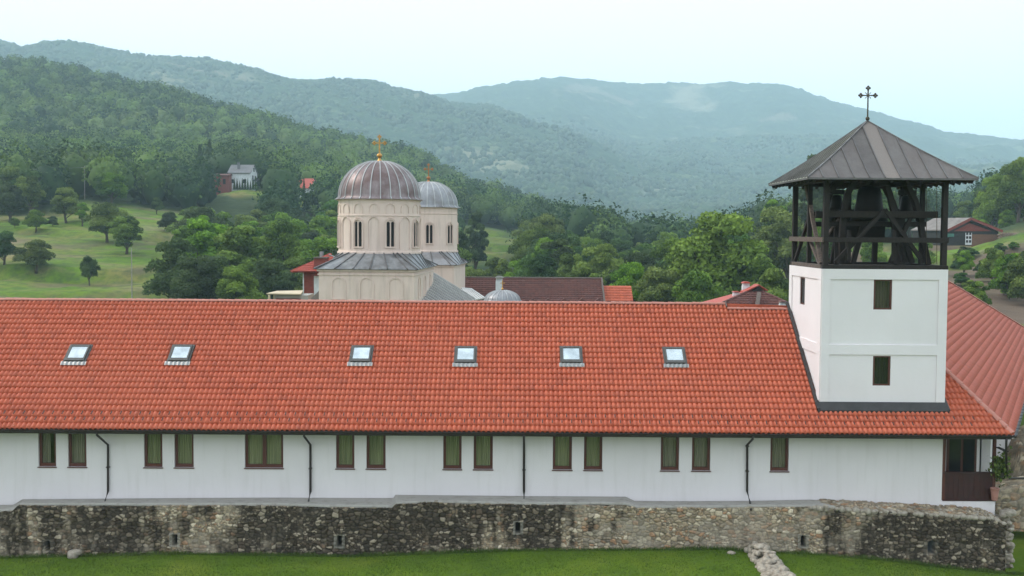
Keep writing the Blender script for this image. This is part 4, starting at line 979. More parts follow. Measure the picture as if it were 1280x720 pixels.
# belfry frame
D = M['dark_timber']; G = M['grey_timber']
bz0 = tz1; bzt = ZZ(1100, 227, 44.3); Xl, Xr, Yf, Yb = TX0+.13, TX1-.13, TY0+.13, TY1-.13; Xm, Ym = (Xl+Xr)/2, (Yf+Yb)/2
b = MB(); b.box(TX0-.02, TX1+.02, TY0-.02, TY0+.24, bz0, bz0+.16); b.build('sill_beam', D, tow, bevel=.012)
b = MB(); b.box(TX0-.02, TX1+.02, TY1-.24, TY1+.02, bz0, bz0+.16); b.build('sill_beam', D, tow, bevel=.012)
for x in (TX0-.02, TX1-.22): b = MB(); b.box(x, x+.24, TY0+.245, TY1-.245, bz0, bz0+.155); b.build('sill_beam', G if x < Xm else D, tow, bevel=.012)
b = MB()
for k in range(16): x = TX0+.26+(TX1-TX0-.52)*k/16; b.box(x+.008, x+(TX1-TX0-.52)/16-.008, TY0+.25, TY1-.25, bz0+.01, bz0+.05)
b.build('floor_boards', G, tow)
for x in (Xl, Xm, Xr):
    for y in (Yf, Ym, Yb):
        if x == Xm and y in (Yf, Ym): continue
        w_ = .21 if (x != Xm and y != Ym) else .18
        MB().bar((x, y, bz0+.16), (x, y, bzt+.1), w_).build('post', D, tow, bevel=.012)
zr0, zr1 = ZZ(1100, 303, 44.2), ZZ(1100, 297, 44.2)
for (a, c, mt) in (((Xl-.15, Yf-.09, 0), (Xr+.15, Yf-.09, 0), D), ((Xl-.16, Yf-.2, 0), (Xl-.16, Yb+.2, 0), G), ((Xr+.12, Yf-.1, 0), (Xr+.12, Yb+.2, 0), D), ((Xl, Yb+.1, 0), (Xr, Yb+.1, 0), D)):
    MB().bar((a[0], a[1], (zr0+zr1)/2), (c[0], c[1], (zr0+zr1)/2), .07, .2).build('rail', mt, tow, bevel=.008)
def q(px, py, Y): return P(px, py, Y)
for pts in ([(1031, 329, 44.9), (1027, 300, 45.6), (1019, 275, 46.3), (1012, 256, 46.7), (1008, 232, 47.4)],):
    MB().curvebar([(Xl+.02, p[2], q(*p).z) for p in pts], .15).build('brace', G, tow, bevel=.01)
MB().bar((Xl, 49.0, bz0+.15), (Xl, 46.9, zr0+.9), .13).build('brace', D, tow); MB().bar((Xl, 45.0, bz0+.15), (Xl, 46.5, zr0), .12).build('brace', G, tow)
for pts in ([(1053, 329, 45.), (1052, 300, 45.), (1054, 268, 45.), (1059, 243, 45.), (1068, 226, 45.)], [(1119, 329, 45.), (1120, 300, 45.), (1117, 265, 45.), (1112, 243, 45.), (1106, 226, 45.)],
            [(1160, 330, 45.4), (1154, 302, 45.3), (1150, 275, 45.2), (1143, 250, 45.1), (1131, 227, 45.)], [(1037, 240, 45), (1043, 232, 45), (1052, 226, 45)]):
    MB().curvebar([q(*p) for p in pts], .22).build('brace', D, tow, bevel=.01)
    if len(pts) == 5: MB().curvebar([q(p[0]-640 and p[0], p[1], p[2])+Vector((0, 2.6, 0)) for p in pts], .20).build('brace', D, tow, bevel=.01)
MB().bar(q(1044, 328, 44.7), q(1106, 262, 44.7), .16).build('brace', D, tow, bevel=.01); MB().bar(q(1106, 262, 44.7), q(1150, 322, 44.7), .16).build('brace', D, tow, bevel=.01)
MB().bar(q(1035, 293, 45.6), q(1050, 272, 46.4), .10).build('brace', G, tow, bevel=.01)
for Y in (44.75, 46.0, 47.3): MB().bar((Xl+.05, Y, ZZ(1100, 268, 44.8)), (Xr-.1, Y, ZZ(1100, 268, 44.8)), .17, .26).build('bell_beam', D, tow, bevel=.012)
for Y in (45.2, 47.6): MB().bar((Xl+.1, Y, ZZ(1100, 280, 45)), (Xr-.4, Y, ZZ(1100, 280, 45)), .15, .2).build('bell_beam', D, tow, bevel=.012)
for px in (1061, 1117): MB().bar(q(px, 326, 44.6), q(px, 288, 44.6), .14).build('strut', D, tow, bevel=.01)
for x in (13.4, 15.9): MB().bar((x, Ym-.4, bz0+.1), (x+.15, Ym+.3, bz0+2.4), .17).build('strut', D, tow, bevel=.01)
for Y in (Yf, Yb): MB().bar((TX0-.1, Y, bzt+.08), (TX1+.1, Y, bzt+.08), .2, .2).build('top_plate', D, tow)
for X_ in (Xl, Xr): MB().bar((X_, Yf+.1, bzt+.08), (X_, Yb-.1, bzt+.08), .2, .19).build('top_plate', D, tow)
for X_ in (Xm-.7, Xm+.1, Xm+.9): MB().bar((X_, Yf+.1, bzt-.05), (X_, Yb-.1, bzt-.05), .16, .19).build('bell_beam', D, tow)
b = MB()
for k in range(9): z = ZZ(1070, 300, 47)+(ZZ(1070, 262, 47)-ZZ(1070, 300, 47))*k/9; b.box(13.0, 15.6, 46.95, 47.0, z+.008, z+.15)
b.build('board_panel', D, tow)
MB().bar(q(1112, 329, 44.9), q(1140, 268, 44.9), .15).build('brace', D, tow); MB().bar(q(1066, 329, 46.), q(1082, 268, 46.), .2).build('brace', D, tow); MB().bar(q(1140, 329, 46.), q(1120, 262, 46.), .2).build('brace', D, tow); MB().bar(q(1040, 329, 47.), q(1052, 262, 47.), .2).build('brace', D, tow)
for px, Y in ((1158, 45.2), (1171, 44.6)): MB().tube([q(px, 330, Y), q(px, 226, Y)], .012, 5).build('rope', M['iron'], tow)
# roof: sheets with standing seams
EX0, EX1, EY0, EY1 = XX(1009.6, 222, 43.35), XX(1223.3, 223, 43.35), 43.35, 49.95
ez = ZZ(1100, 222.3, 43.35); ap = P(1086, 151.5, 46.65); ap.x = (EX0+EX1)/2; AY = (EY0+EY1)/2; ez0 = ez; ah = ap.z-ez
def rh(t): # height over eave as share of the way in; slight flare at the eaves
    return ah*(t-.035*math.sin(math.pi*t)*(1-t*.3))
def rp(side, s, t):
    """side 0 front,1 right,2 back,3 left; s in -1..1 along the eave, t 0..1 to the top"""
    hx, hy = (EX1-EX0)/2, (EY1-EY0)/2; cx = ap.x
    if side == 0: return Vector((cx+s*hx, EY0+hy*t, ez+rh(t)))
    if side == 2: return Vector((cx-s*hx, EY1-hy*t, ez+rh(t)))
    if side == 1: return Vector((EX1-hx*t, AY+s*hy, ez+rh(t)))
    return Vector((EX0+hx*t, AY-s*hy, ez+rh(t)))
rb = MB(); sb = MB(); uvl = []; mi = []
for side in range(4):
    ns = 11 if side != 3 else 14
    for k in range(ns):
        s0, s1 = -1+2*k/ns, -1+2*(k+1)/ns; T = np.linspace(0, 1, 25)
        for ta, tb in zip(T[:-1], T[1:]):
            def cl(s, t): return max(-(1-t), min(1-t, s))
            p = [rp(side, cl(s0, ta), ta), rp(side, cl(s1, ta), ta), rp(side, cl(s1, tb), tb), rp(side, cl(s0, tb), tb)]
            if (p[0]-p[1]).length < 1e-4 and (p[2]-p[3]).length < 1e-4: continue
            rb.cur = 1 if side == 3 else (2 if side == 0 and k == 5 else 0); rb.face(p); uvl += [(side*20+k+.5, .5)]*4
        s = s0
        if k > 0:
            te = 1-abs(s); ts = list(np.linspace(0, te*.99, 12))
            for ta, tb in zip(ts[:-1], ts[1:]): sb.bar(rp(side, s, ta)+Vector((0, 0, .018)), rp(side, s, tb)+Vector((0, 0, .018)), .03, .05)
o = rb.build('roof', [M['tower_sheet'], M['mossy_sheet'], M['pale_strip']], tow)
lay = o.data.uv_layers.new(name='UVMap')
if len(lay.data) == len(uvl): lay.data.foreach_set('uv', np.array(uvl, dtype=np.float32).ravel())
for sx, sy in ((-1, 0), (1, 0), (1, 2), (-1, 2)):
    for ta, tb in zip(np.linspace(0, 1, 7)[:-1], np.linspace(0, 1, 7)[1:]): sb.bar(rp(sy, sx*(1-ta), ta)+Vector((0, 0, .02)), rp(sy, sx*(1-tb), tb)+Vector((0, 0, .02)), .05, .05)
sb.build('seam', M['lead_seam'], o)
b = MB(); b.raw([(EX0+.03, EY0+.03, ez-.03), (EX1-.03, EY0+.03, ez-.03), (EX1-.03, EY1-.03, ez-.03), (EX0+.03, EY1-.03, ez-.03), (ap.x, AY, ap.z-.12)], [(0, 1, 4), (1, 2, 4), (2, 3, 4), (3, 0, 4)])
b.build('roof_boarding', D, tow)
b = MB(); t_ = .05
b.box(EX0, EX1, EY0, EY0+t_, ez-.07, ez-.005); b.box(EX0, EX1, EY1-t_, EY1, ez-.07, ez-.005); b.box(EX0, EX0+t_, EY0+t_, EY1-t_, ez-.07, ez-.005); b.box(EX1-t_, EX1, EY0+t_, EY1-t_, ez-.07, ez-.005)
b.build('eave_board', M['lead_seam'], tow)
for side in range(4):
    for k in range(11):
        s = -1+2*(k+.5)/11; a = rp(side, s, .008); dirn = {0: Vector((0, 1, 0)), 1: Vector((-1, 0, 0)), 2: Vector((0, -1, 0)), 3: Vector((1, 0, 0))}[side]
        a = a+dirn*.07+Vector((0, 0, -.15)); ll = min(.75, (1-abs(s))*3.0); MB().bar(a, a+dirn*ll+Vector((0, 0, .32*ll/.75)), .09, .13).build('rafter', D, tow)
# cross with trefoil ends
def cross(px, Y, zb_, hgt_, arm, mat, parent, ball=.09, dbl=True, yc=None, x=None):
    x = XX(px, 150, Y) if x is None else x; b = MB(); z0 = zb_; z1 = zb_+hgt_; t = .045
    b.tube([(x, Y, z0-.1), (x, Y, z0+ball)], .04, 8); b.lathe([(0.001, -ball), (ball*.7, -ball*.7), (ball, 0), (ball*.7, ball*.7), (.001, ball)], 14, (x, Y, z0+ball*1.4))
    zc = z1-arm*1.0
    b.bar((x, Y, z0+ball*2), (x, Y, z1), t, t*1.2); b.bar((x-arm, Y, zc), (x-.03, Y, zc), t, t); b.bar((x+.03, Y, zc), (x+arm, Y, zc), t, t)
    for ex, ez_ in ((x-arm, zc), (x+arm, zc), (x, z1)):
        for dx, dz in ((0, .06), (0, -.06), (.06, 0), (-.06, 0)):
            r = .05; b.lathe([(.001, -r), (r*.8, -r*.6), (r, 0), (r*.8, r*.6), (.001, r)], 8, (ex+dx*hgt_/1.33, Y, ez_+dz*hgt_/1.33))
    if dbl:
        for sx in (-1, 1):
            for sz in (-1, 1): b.bar((x+sx*.02, Y, zc+sz*.02), (x+sx*arm*.42, Y, zc+sz*arm*.42), .02, .02)
    return b.build('cross', mat, parent)
cross(0, AY, ap.z-.02, ZZ(1086, 110.5, AY)-ap.z+.03, .30, M['iron'], tow, .09, True, x=ap.x)
# bells
def bell(x, y, ztop, h, r, lab):
    o = base('bell', (x, y, ztop), lab, 'bell')
    MB().lathe([(.001, -.02), (r*.35, -.03), (r*.55, -.10*h), (r*.62, -.25*h), (r*.68, -.5*h), (r*.80, -.78*h), (r*1.0, -h), (r*.93, -h), (r*.74, -.8*h), (r*.6, -.45*h), (r*.5, -.12*h), (.001, -.08*h)], 32).build('bell_body', M['bronze'], o, world=False, smooth=True)
    MB().tube([(0, 0, -.1*h), (0, 0, -.95*h)], [.02, .03], 8).lathe([(.001, -.07), (.06, -.04), (.07, 0), (.05, .05), (.001, .07)], 12, (0, 0, -1.0*h)).build('clapper', M['iron'], o, world=False)
    MB().bar((-r*.9, 0, .09), (r*.9, 0, .09), .16, .2).build('headstock', D, o, world=False, bevel=.01)
    return o
bell(XX(1087, 250, 46.3), 46.35, ZZ(1087, 231, 46.35), 1.5, .78, 'large dark bell hanging in the middle of the belfry')
bell(XX(1133, 250, 48.4), 48.3, ZZ(1087, 243, 48.3), .8, .42, 'small bell hanging at the right rear of the belfry')
bell(XX(1050, 250, 47.8), 48.3, ZZ(1087, 243, 48.3), .7, .36, 'smallest bell hanging at the left rear of the belfry')
# ------------------------------------------------------------------ rough stone masonry from real relief
def voro(x, y, cx, cy, seed, jit=.42):
    """irregular stones: distance to joints, id"""
    xi = np.floor(x/cx); yi = np.floor(y/cy); f1 = np.full(x.shape, 9.); f2 = np.full(x.shape, 9.); idd = np.zeros(x.shape)
    def h(a, b, s):
        n_ = (a.astype(np.int64)*73856093 ^ b.astype(np.int64)*19349663 ^ (seed+s)*83492791) & 0x7fffffff
        n_ = ((n_ ^ (n_ >> 13))*1274126177) & 0x7fffffff; return ((n_ ^ (n_ >> 15)) & 0xffff)/65535.
    for dx in (-1, 0, 1):
        for dy in (-1, 0, 1):
            a = xi+dx; b = yi+dy; sx = (a+.5+(h(a, b, 1)-.5)*2*jit+.5*(b % 2)*0)*cx; sy = (b+.5+(h(a, b, 2)-.5)*2*jit)*cy
            wgt = .8+.5*h(a, b, 3)
            d = np.hypot((x-sx)/cx, (y-sy)/cy)*wgt; r = h(a, b, 4)
            m_ = d < f1; f2 = np.where(m_, f1, np.minimum(f2, d)); idd = np.where(m_, r, idd); f1 = np.where(m_, d, f1)
    return f2-f1, idd
PAL = np.array([(1.06, .94, .80)])*np.array([(.30, .26, .21), (.38, .34, .28), (.24, .21, .175), (.46, .42, .36), (.33, .27, .21), (.28, .26, .235), (.36, .24, .17), (.42, .37, .30), (.56, .52, .46), (.21, .19, .16)])
def stone_cols(idd, e, x, y, mort=(.21, .18, .145)):
    c = PAL[(idd*9.999).astype(int)]; c = c*(0.85+.3*((idd*77) % 1))[..., None]
    k = smooth01(e, .03, .16)[..., None]; return np.array(mort)*(1-k)+c*k
def stone_wall(name, label, x0, x1, Yf, zb_f, zt_f, depth, back_rise, stain_f, slits, cell=(.215, .14), seed=3, stepx=.030, capstone=False, xf=None, res_z=.03):
    """front face at depth Yf(x), rough top running back by depth"""
    nx = int((x1-x0)/stepx); xs = np.linspace(x0, x1, nx); zb_ = zb_f(xs); zt2 = zt_f(xs); nz = 78; nt = 16
    ss = np.concatenate([np.linspace(0, 1, nz), 1+np.arange(1, nt+1)/nt])
    Xg, Sg = np.meshgrid(xs, ss); H = (zt2-zb_)[None]; front = Sg <= 1
    edge = .10*(fbm(Xg/1.6, Xg*0+seed, seed, 3)-.5)+.05*(vnoise(Xg/.22, Xg*0, seed)-.5)
    Zg = np.where(front, zb_[None]+Sg*(H+edge), zt2[None]+edge+(Sg-1)*back_rise(xs)[None])
    T = np.where(front, Zg, zt2[None]+edge+(Sg-1)*depth*1.0)   # unrolled coordinate
    Yg = np.where(front, Yf(Xg)+(Sg-1)*.0+ (1-Sg)*-.06, Yf(Xg)+(Sg-1)*depth)
    wx = Xg+.05*(vnoise(Xg/.3, T/.3, 5)-.5); wz = T+.05*(vnoise(Xg/.3, T/.3, 6)-.5)
    e1, id1 = voro(wx, wz, cell[0], cell[1], seed); e2, id2 = voro(wx, wz, cell[0]*.55, cell[1]*.6, seed+9)
    sel = vnoise(Xg/.6, T/.45, seed+4) > .60; e = np.where(sel, e2, e1); idd = np.where(sel, id2, id1)
    rubb = smooth01(e, .0, .30); hgt_ = .055*rubb+.03*(idd-.5)+.02*(fbm(Xg/.1, T/.1, 8, 3)-.5)
    fill = smooth01(fbm(Xg/1.3, T/.6, seed+20), .50, .62)*.75   # places where old pointing mortar covers the stones
    hgt_ = hgt_*(1-fill*.7)
    C = stone_cols(idd, e, Xg, T); C = C*(1-fill[..., None]*.65)+np.array((.30, .255, .205))*fill[..., None]*.65
    sn = stain_f(Xg, np.clip((Zg-zb_[None])/H, 0, 1), front); keep = smooth01(idd, .66, .84)*smooth01(rubb, .3, .9)*.48
    sn = np.clip(sn*(1-keep), 0, 1)
    C = C*(1-sn[..., None])+np.array((.029, .023, .018))*sn[..., None]*(1+3.2*idd[..., None]*rubb[..., None])
    gm = smooth01(.11-(Zg-zb_[None])/1.0, 0, .11)*(vnoise(Xg/.15, T/.05, 3) > .35); C = C*(1-gm[..., None]*.5)+np.array((.05, .075, .025))*gm[..., None]*.5
    Yo = Yg-np.where(front, hgt_, 0); Zo = Zg+np.where(front, 0, hgt_*1.1)
    for sx, sz, hw, hh, jamb in slits:
        ins = (abs(Xg-sx) < hw) & (abs(Zg-sz) < hh) & front; fr = (abs(Xg-sx) < hw*2.3) & (abs(Zg-sz) < hh*1.25) & front & ~ins
        Yo = np.where(ins, Yf(Xg)+.42, Yo); C[ins] = (.03, .028, .025) if jamb < 2 else (.10, .11, .12); C[fr] = C[fr]*(.3 if jamb == 1 else .8)+np.array((.34, .315, .27))*(.55 if jamb == 1 else .12)
    V = np.stack([Xg, Yo, Zo], -1).reshape(-1, 3); F_ = gridfaces(*Xg.shape)
    root = base(name, (x0, float(Yf(np.array([x0]))[0]), float(zb_[0])), label, 'wall'); off = np.array(root.location)
    np_mesh('masonry_face', V-off, F_, M['masonry'], root, True, {'tint': C.reshape(-1, 3)}); return root
# main old wall: lines measured at its face
YS = 42.85
topl = [(-60, 641), (16, 640), (24, 632), (110, 632), (220, 632), (340, 632), (400, 634), (490, 635), (495, 630), (560, 629), (655, 631), (782, 631), (796, 635), (880, 635), (950, 634), (1010, 634), (1035, 635), (1100, 640), (1180, 644), (1240, 648), (1256, 655)]
tx = np.array([XX(a, b_, YS) for a, b_ in topl]); tz = np.array([ZZ(a, b_, YS) for a, b_ in topl])
def st_main(X, h, front):
    px = 640+F*X/YS
    kx = [-60, 0, 60, 95, 130, 165, 195, 240, 285, 310, 350, 420, 480, 520, 560, 640, 665, 690, 740, 800, 960, 1030, 1060, 1090, 1110, 1150, 1180, 1220, 1260]
    lo = [.8, .7, .5, .6, .8, .65, .45, .22, .28, .75, .85, .8, .85, .7, .38, .35, .85, .35, .05, .02, .03, .10, .35, .6, .8, .65, .85, .7, .8]
    hi = [.8, .8, .7, .85, .9, .8, .6, .55, .6, .95, .97, .95, .97, .97, .9, .8, .95, .75, .45, .12, .05, .12, .45, .8, .9, .8, .9, .85, .8]
    a = (np.interp(px, kx, lo)*(1-h)+np.interp(px, kx, hi)*h)*1.12+.02
    str_ = fbm(X/.30, h*.9+X*0, 12, 4)*.5+fbm(X/.45, h*3.2, 15, 4)*.5; str_ = (str_-.5)*2.3+.5
    s = smooth01(str_, 1.0-a-.30, 1.0-a+.30)
    return np.where(front, s*.95, np.where(px > 1030, .25*smooth01(str_, .5, .7), .1))
SLT = [(60, 682, 3, 6.5, 0), (219, 674.5, 3, 7, 1), (424.5, 676.5, 3, 7, 1), (647.5, 659.5, 2.8, 7, 1), (1003.5, 676.5, 3, 7, 1), (1163, 684, 4, 8, 2)]
slits = [(XX(a, b_, YS), ZZ(a, b_, YS), w_/F*YS, h_/F*YS, j) for a, b_, w_, h_, j in SLT]
XE = XX(1256, 680, YS)
sw = stone_wall('stone_wall', 'old rubble stone wall with black water stains and narrow slits below the white building', XX(-60, 650, YS), XE, lambda x: YS+0*x, lambda x: np.interp(x, lx, lz)-.25,
   lambda x: np.interp(x, tx, tz), 1.13, lambda x: np.interp(x, [XX(1010, 630, YS), XX(1035, 630, YS)], [-.42, .10]), st_main, slits)
# its broken end face at the right
b = MB(); zbe, zte = float(np.interp(XE, lx, lz))-.3, float(np.interp(XE, tx, tz))
nz_, ny_ = 40, 20; Zg, Yg = np.meshgrid(np.linspace(zbe, zte, nz_), np.linspace(YS-.05, YS+1.15, ny_), indexing='ij'); e, idd = voro(Yg, Zg, .25, .17, 77); C = stone_cols(idd, e, Yg, Zg)*1.15
np_mesh('end_face', np.stack([XE+.05*smooth01(e, 0, .3)-.02, Yg, Zg], -1).reshape(-1, 3)-np.array(sw.location), gridfaces(nz_, ny_), M['masonry'], sw, True, {'tint': C.reshape(-1, 3)})
# sloping mortar ledge between the wall top and the white plaster
bl = [(-60, 631), (17, 631), (28, 624), (110, 623.5), (220, 622.5), (330, 622), (490, 622.5), (492, 622.5), (494, 618.5), (655, 620), (782, 620.8), (793, 626), (860, 626.5), (940, 626), (1010, 624.5), (1024, 625), (1036, 628.5)]
bx = np.array([XX(a, b_, 43.985) for a, b_ in bl]); bz = np.array([ZZ(a, b_, 43.985) for a, b_ in bl])
xs = np.linspace(XX(-60, 640, YS), XX(1034, 630, 43.98), 900); t_ = np.linspace(0, 1, 9); Xg, Tg = np.meshgrid(xs, t_)
zf = np.interp(xs, tx, tz)[None]+.085; zk = np.interp(xs, bx, bz)[None]
fy = YS-.01+.10*(fbm(Xg/.5, Xg*0, 55, 4)-.35); Yg = fy*(1-Tg)+43.985*Tg; Zg = zf*(1-Tg)+zk*Tg+.02*(fbm(Xg/.4, Tg*3, 56, 4)-.5)*(1-Tg)
Xa = np.concatenate([Xg[:1], Xg]); Ya = np.concatenate([Yg[:1]+.02, Yg]); Za = np.concatenate([Zg[:1]-.09, Zg])
np_mesh('mortar_ledge', np.stack([Xa, Ya, Za], -1).reshape(-1, 3)-np.array(sw.location), gridfaces(*Xa.shape), M['ledge_plaster'], sw, True)
# pale cap stones on the open right-hand part
rs = random.Random(4)
def rock_mesh(b, c, r, rs, sub=ICO2):
    v, f = sub; ph = [rs.uniform(0, 9) for _ in range(6)]
    sx, sy, sz = (r*rs.uniform(.75, 1.3), r*rs.uniform(.75, 1.2), r*rs.uniform(.55, .9)); a = rs.uniform(0, 6.28); ca, sa = math.cos(a), math.sin(a)
    d = 1+.14*np.sin(v[:, 0]*3+ph[0])+.12*np.sin(v[:, 1]*4+ph[1])+.10*np.sin(v[:, 2]*5+ph[2])
    p = v*d[:, None]; p = np.sign(p)*np.abs(p)**.8*np.array([sx, sy, sz]); p = np.stack([p[:, 0]*ca-p[:, 1]*sa, p[:, 0]*sa+p[:, 1]*ca, p[:, 2]], -1)+np.array(c)
    b.raw(p, [tuple(q) for q in f])
b = MB(); x = XX(1012, 636, YS)
while x < XE-.05:
    r = rs.uniform(.09, .16); z = float(np.interp(x, tx, tz)); rock_mesh(b, (x, YS+rs.uniform(.0, .08), z-.02), r, rs)
    for k in range(2):
        if x > XX(1040, 630, 43.3): rock_mesh(b, (x+rs.uniform(-.1, .1), YS+.3+k*.38+rs.uniform(-.1, .1), z+.02+.03*k), rs.uniform(.06, .13), rs)
    x += r*1.75
b.build('cap_stones', M['rubble'], sw, smooth=True)
# second old wall beyond the corner, and the sloping ruin above it
def yf2(x): return 47.2+0*x
x0_, x1_ = XX(1243, 660, 47.2), 25.0
stone_wall('stone_wall', 'rough stone wall set back beyond the right corner of the building', x0_, x1_, yf2, lambda x: -.6+0*x, lambda x: np.interp(x, [XX(1243, 600, 47.2), XX(1262, 600, 47.2), XX(1280, 600, 47.2), 25], [ZZ(1243, 616, 47.2), ZZ(1262, 612, 47.2), ZZ(1280, 608, 47.2), ZZ(1280, 600, 47.2)]), 1.0, lambda x: .1+0*x,
   lambda X, h, fr: .42*smooth01(fbm(X/.5, h*2, 44), .35, .7), [], (.38, .26), 31, .05)
s3 = stone_wall('stone_wall', 'sloping grey brown ruined masonry rising behind the far stone wall at the right edge', XX(1256, 600, 48.4), 27.5, lambda x: 48.4+0*x, lambda x: -.5+0*x, lambda x: np.interp(x, [XX(1256, 600, 48.4), XX(1262, 590, 48.4), XX(1278, 565, 48.4), 27.5], [ZZ(1256, 612, 48.4), ZZ(1262, 600, 48.4), ZZ(1278, 565, 48.4), 5.2]), 1.5, lambda x: .5+0*x,
   lambda X, h, fr: .30+0*X, [], (.30, .22), 55, .06)
# pier where the old wall turns the corner
pr_ = base('stone_pier', (XX(1258, 690, 43.6), 43.6, 0), 'pale narrow stone pier standing at the right end of the stained wall', 'pier')
b = MB(); zz0 = hgt(20, 43)-.2
for k in range(60):
    z = zz0+(ZZ(1260, 636, 44)-zz0)*k/60; 
    for j in range(2): rock_mesh(b, (XX(1258, 660, 43.6)+rs.uniform(-.16, .22), 43.9+rs.uniform(-.45, .25)-.0, z), rs.uniform(.10, .17), rs)
b.build('pier_stones', M['rubble'], pr_, smooth=True)
# ruined stub running toward us
rw = base('rubble_wall', (XX(955, 705, 41.5), 41.5, 0), 'low broken stub of pale rubble masonry running out over the lawn', 'wall')
b = MB(); b.cur = 0
for k in range(330):
    t = rs.random(); y = 42.7-t*5.2; cx_ = XX(946, 690, 42.6)+(XX(964, 720, 40.4)-XX(946, 690, 42.6))*(42.6-y)/2.2*.72
    w_ = .36+.12*min(1, t*2); u_ = rs.uniform(-1, 1); hh = (.34+.16*math.sin(t*9))*(1-abs(u_)**3*.7); g0_ = hgt(cx_, y)
    lift = rs.random()**.6; rock_mesh(b, (cx_+u_*w_, y, g0_-.03+hh*lift), rs.uniform(.08, .17), rs)
b.build('rubble_stones', M['rubble'], rw, smooth=True)
b = MB(); x_, y_ = XX(914, 688, 42.4), 42.4; 
lr = base('loose_stone', (XX(914, 688, 42.2), 42.2, hgt(9, 42)), 'small pale loose stone at the foot of the wall left of the rubble stub', 'stone'); rock_mesh(b, (0, 0, .05), .13, rs); b.build('stone_body', M['rubble'], lr, world=False, smooth=True)
rk = base('loose_stone', (XX(91, 690, 42.55), 42.55, hgt(-16.7, 42)), 'larger mossy stone lying at the foot of the stained wall near the left slit', 'stone'); b = MB(); rock_mesh(b, (0, 0, .1), .26, rs); rock_mesh(b, (.15, -.02, .22), .18, rs); b.build('stone_body', M['rubble'], rk, world=False, smooth=True)
# grass on the lawn
ng = 150000; gx = rng.uniform(-22, 26, ng); gy = rng.uniform(36.5, 42.9, ng); far = rng.random(ng) < .10; gy = np.where(far, rng.uniform(42.55, 42.85, ng), gy)
gz = height(gx, gy); hh = rng.uniform(.02, .055, ng)*np.where(fbm(gx/.8, gy/.8, 70) > .5, 1.25, .85)*np.where(far, 3.0, 1); a = rng.uniform(0, 6.283, ng); w_ = rng.uniform(.008, .016, ng)
dx, dy = np.cos(a), np.sin(a); ln = rng.normal(0, .5, (ng, 2))*hh[:, None]
q = np.stack([np.stack([gx-dx*w_, gy-dy*w_, gz-.005], -1), np.stack([gx+dx*w_, gy+dy*w_, gz-.005], -1), np.stack([gx+ln[:, 0], gy+ln[:, 1], gz+hh], -1)], 1).reshape(-1, 3)
leafmat('grass_blade', (.048, .095, .014), (.115, .17, .032), False, .15)
o = np_mesh('grass', q, np.arange(ng*3).reshape(-1, 3), M['grass_blade'], attrs={'tone': np.repeat(np.clip(fbm(gx/1.5, gy/1.0, 71)*1.3-.2+rng.normal(0, .15, ng), 0, 1), 3)})
tag(o, 'short mown lawn grass at the foot of the stone wall', 'grass', kind='stuff')

# ------------------------------------------------------------------ the church
rot = math.atan(.0629); 
ch = base('church', (-9.6, 81, 0), 'pale stone church with two ribbed lead domes and gilded crosses behind the red roof', 'church', None, -rot)
CM = wmat(ch)
def cw(x, y, z=0): return CM @ Vector((x, y, z))
class LB(MB): pass
CP = M['church_plaster']
def chb(b, name, mat, parent=None, **k):   # church-local geometry
    p = parent or ch
    if p is not ch: b.v = [tuple((wmat(p).inverted() @ CM) @ Vector(v)) for v in b.v]
    return b.build(name, mat, p, world=False, **k)
BW_ = 3.28; by0, by1 = -4.9, 4.9
ze = ZZ(457, 336.5, 76.1); zd0 = ZZ(473, 318, 78.1); zd1 = ZZ(473, 248, 78.0)
b = MB(); b.box(-BW_, BW_, by0, by1, 0, ze-.02); chb(b, 'wall', CP, bevel=.02)
b = MB(); b.box(-BW_-.07, BW_+.07, by0-.07, by1+.07, ze-.42, ze-.32); b.box(-BW_-.12, BW_+.12, by0-.12, by1+.12, ze-.16, ze-.021); chb(b, 'cornice', CP)
def arch_pts(w_, z0, z1, n_=14, pointed=0):
    pts = [(-w_, z0), (-w_, z1-w_)]
    for k in range(1, n_): t = math.pi*(1-k/n_); pts.append((w_*math.cos(t), z1-w_+w_*math.sin(t)*(1+pointed*math.sin(t)**4)))
    return pts+[(w_, z1-w_), (w_, z0)]
def arch_trim(b, pts, f, t, d):
    """raised moulding; f maps (s, z, out) to a point"""
    n_ = len(pts); 
    for i in range(n_-1):
        (a, za), (c, zc) = pts[i], pts[i+1]; L_ = math.hypot(c-a, zc-za) or 1e-6; nx, nz = -(zc-za)/L_*t, (c-a)/L_*t
        q = [f(a, za, 0), f(c, zc, 0), f(c+nx, zc+nz, 0), f(a+nx, za+nz, 0), f(a, za, d), f(c, zc, d), f(c+nx, zc+nz, d), f(a+nx, za+nz, d)]
        b.raw(q, [(4, 5, 6, 7), (0, 1, 5, 4), (1, 2, 6, 5), (2, 3, 7, 6), (3, 0, 4, 7)])
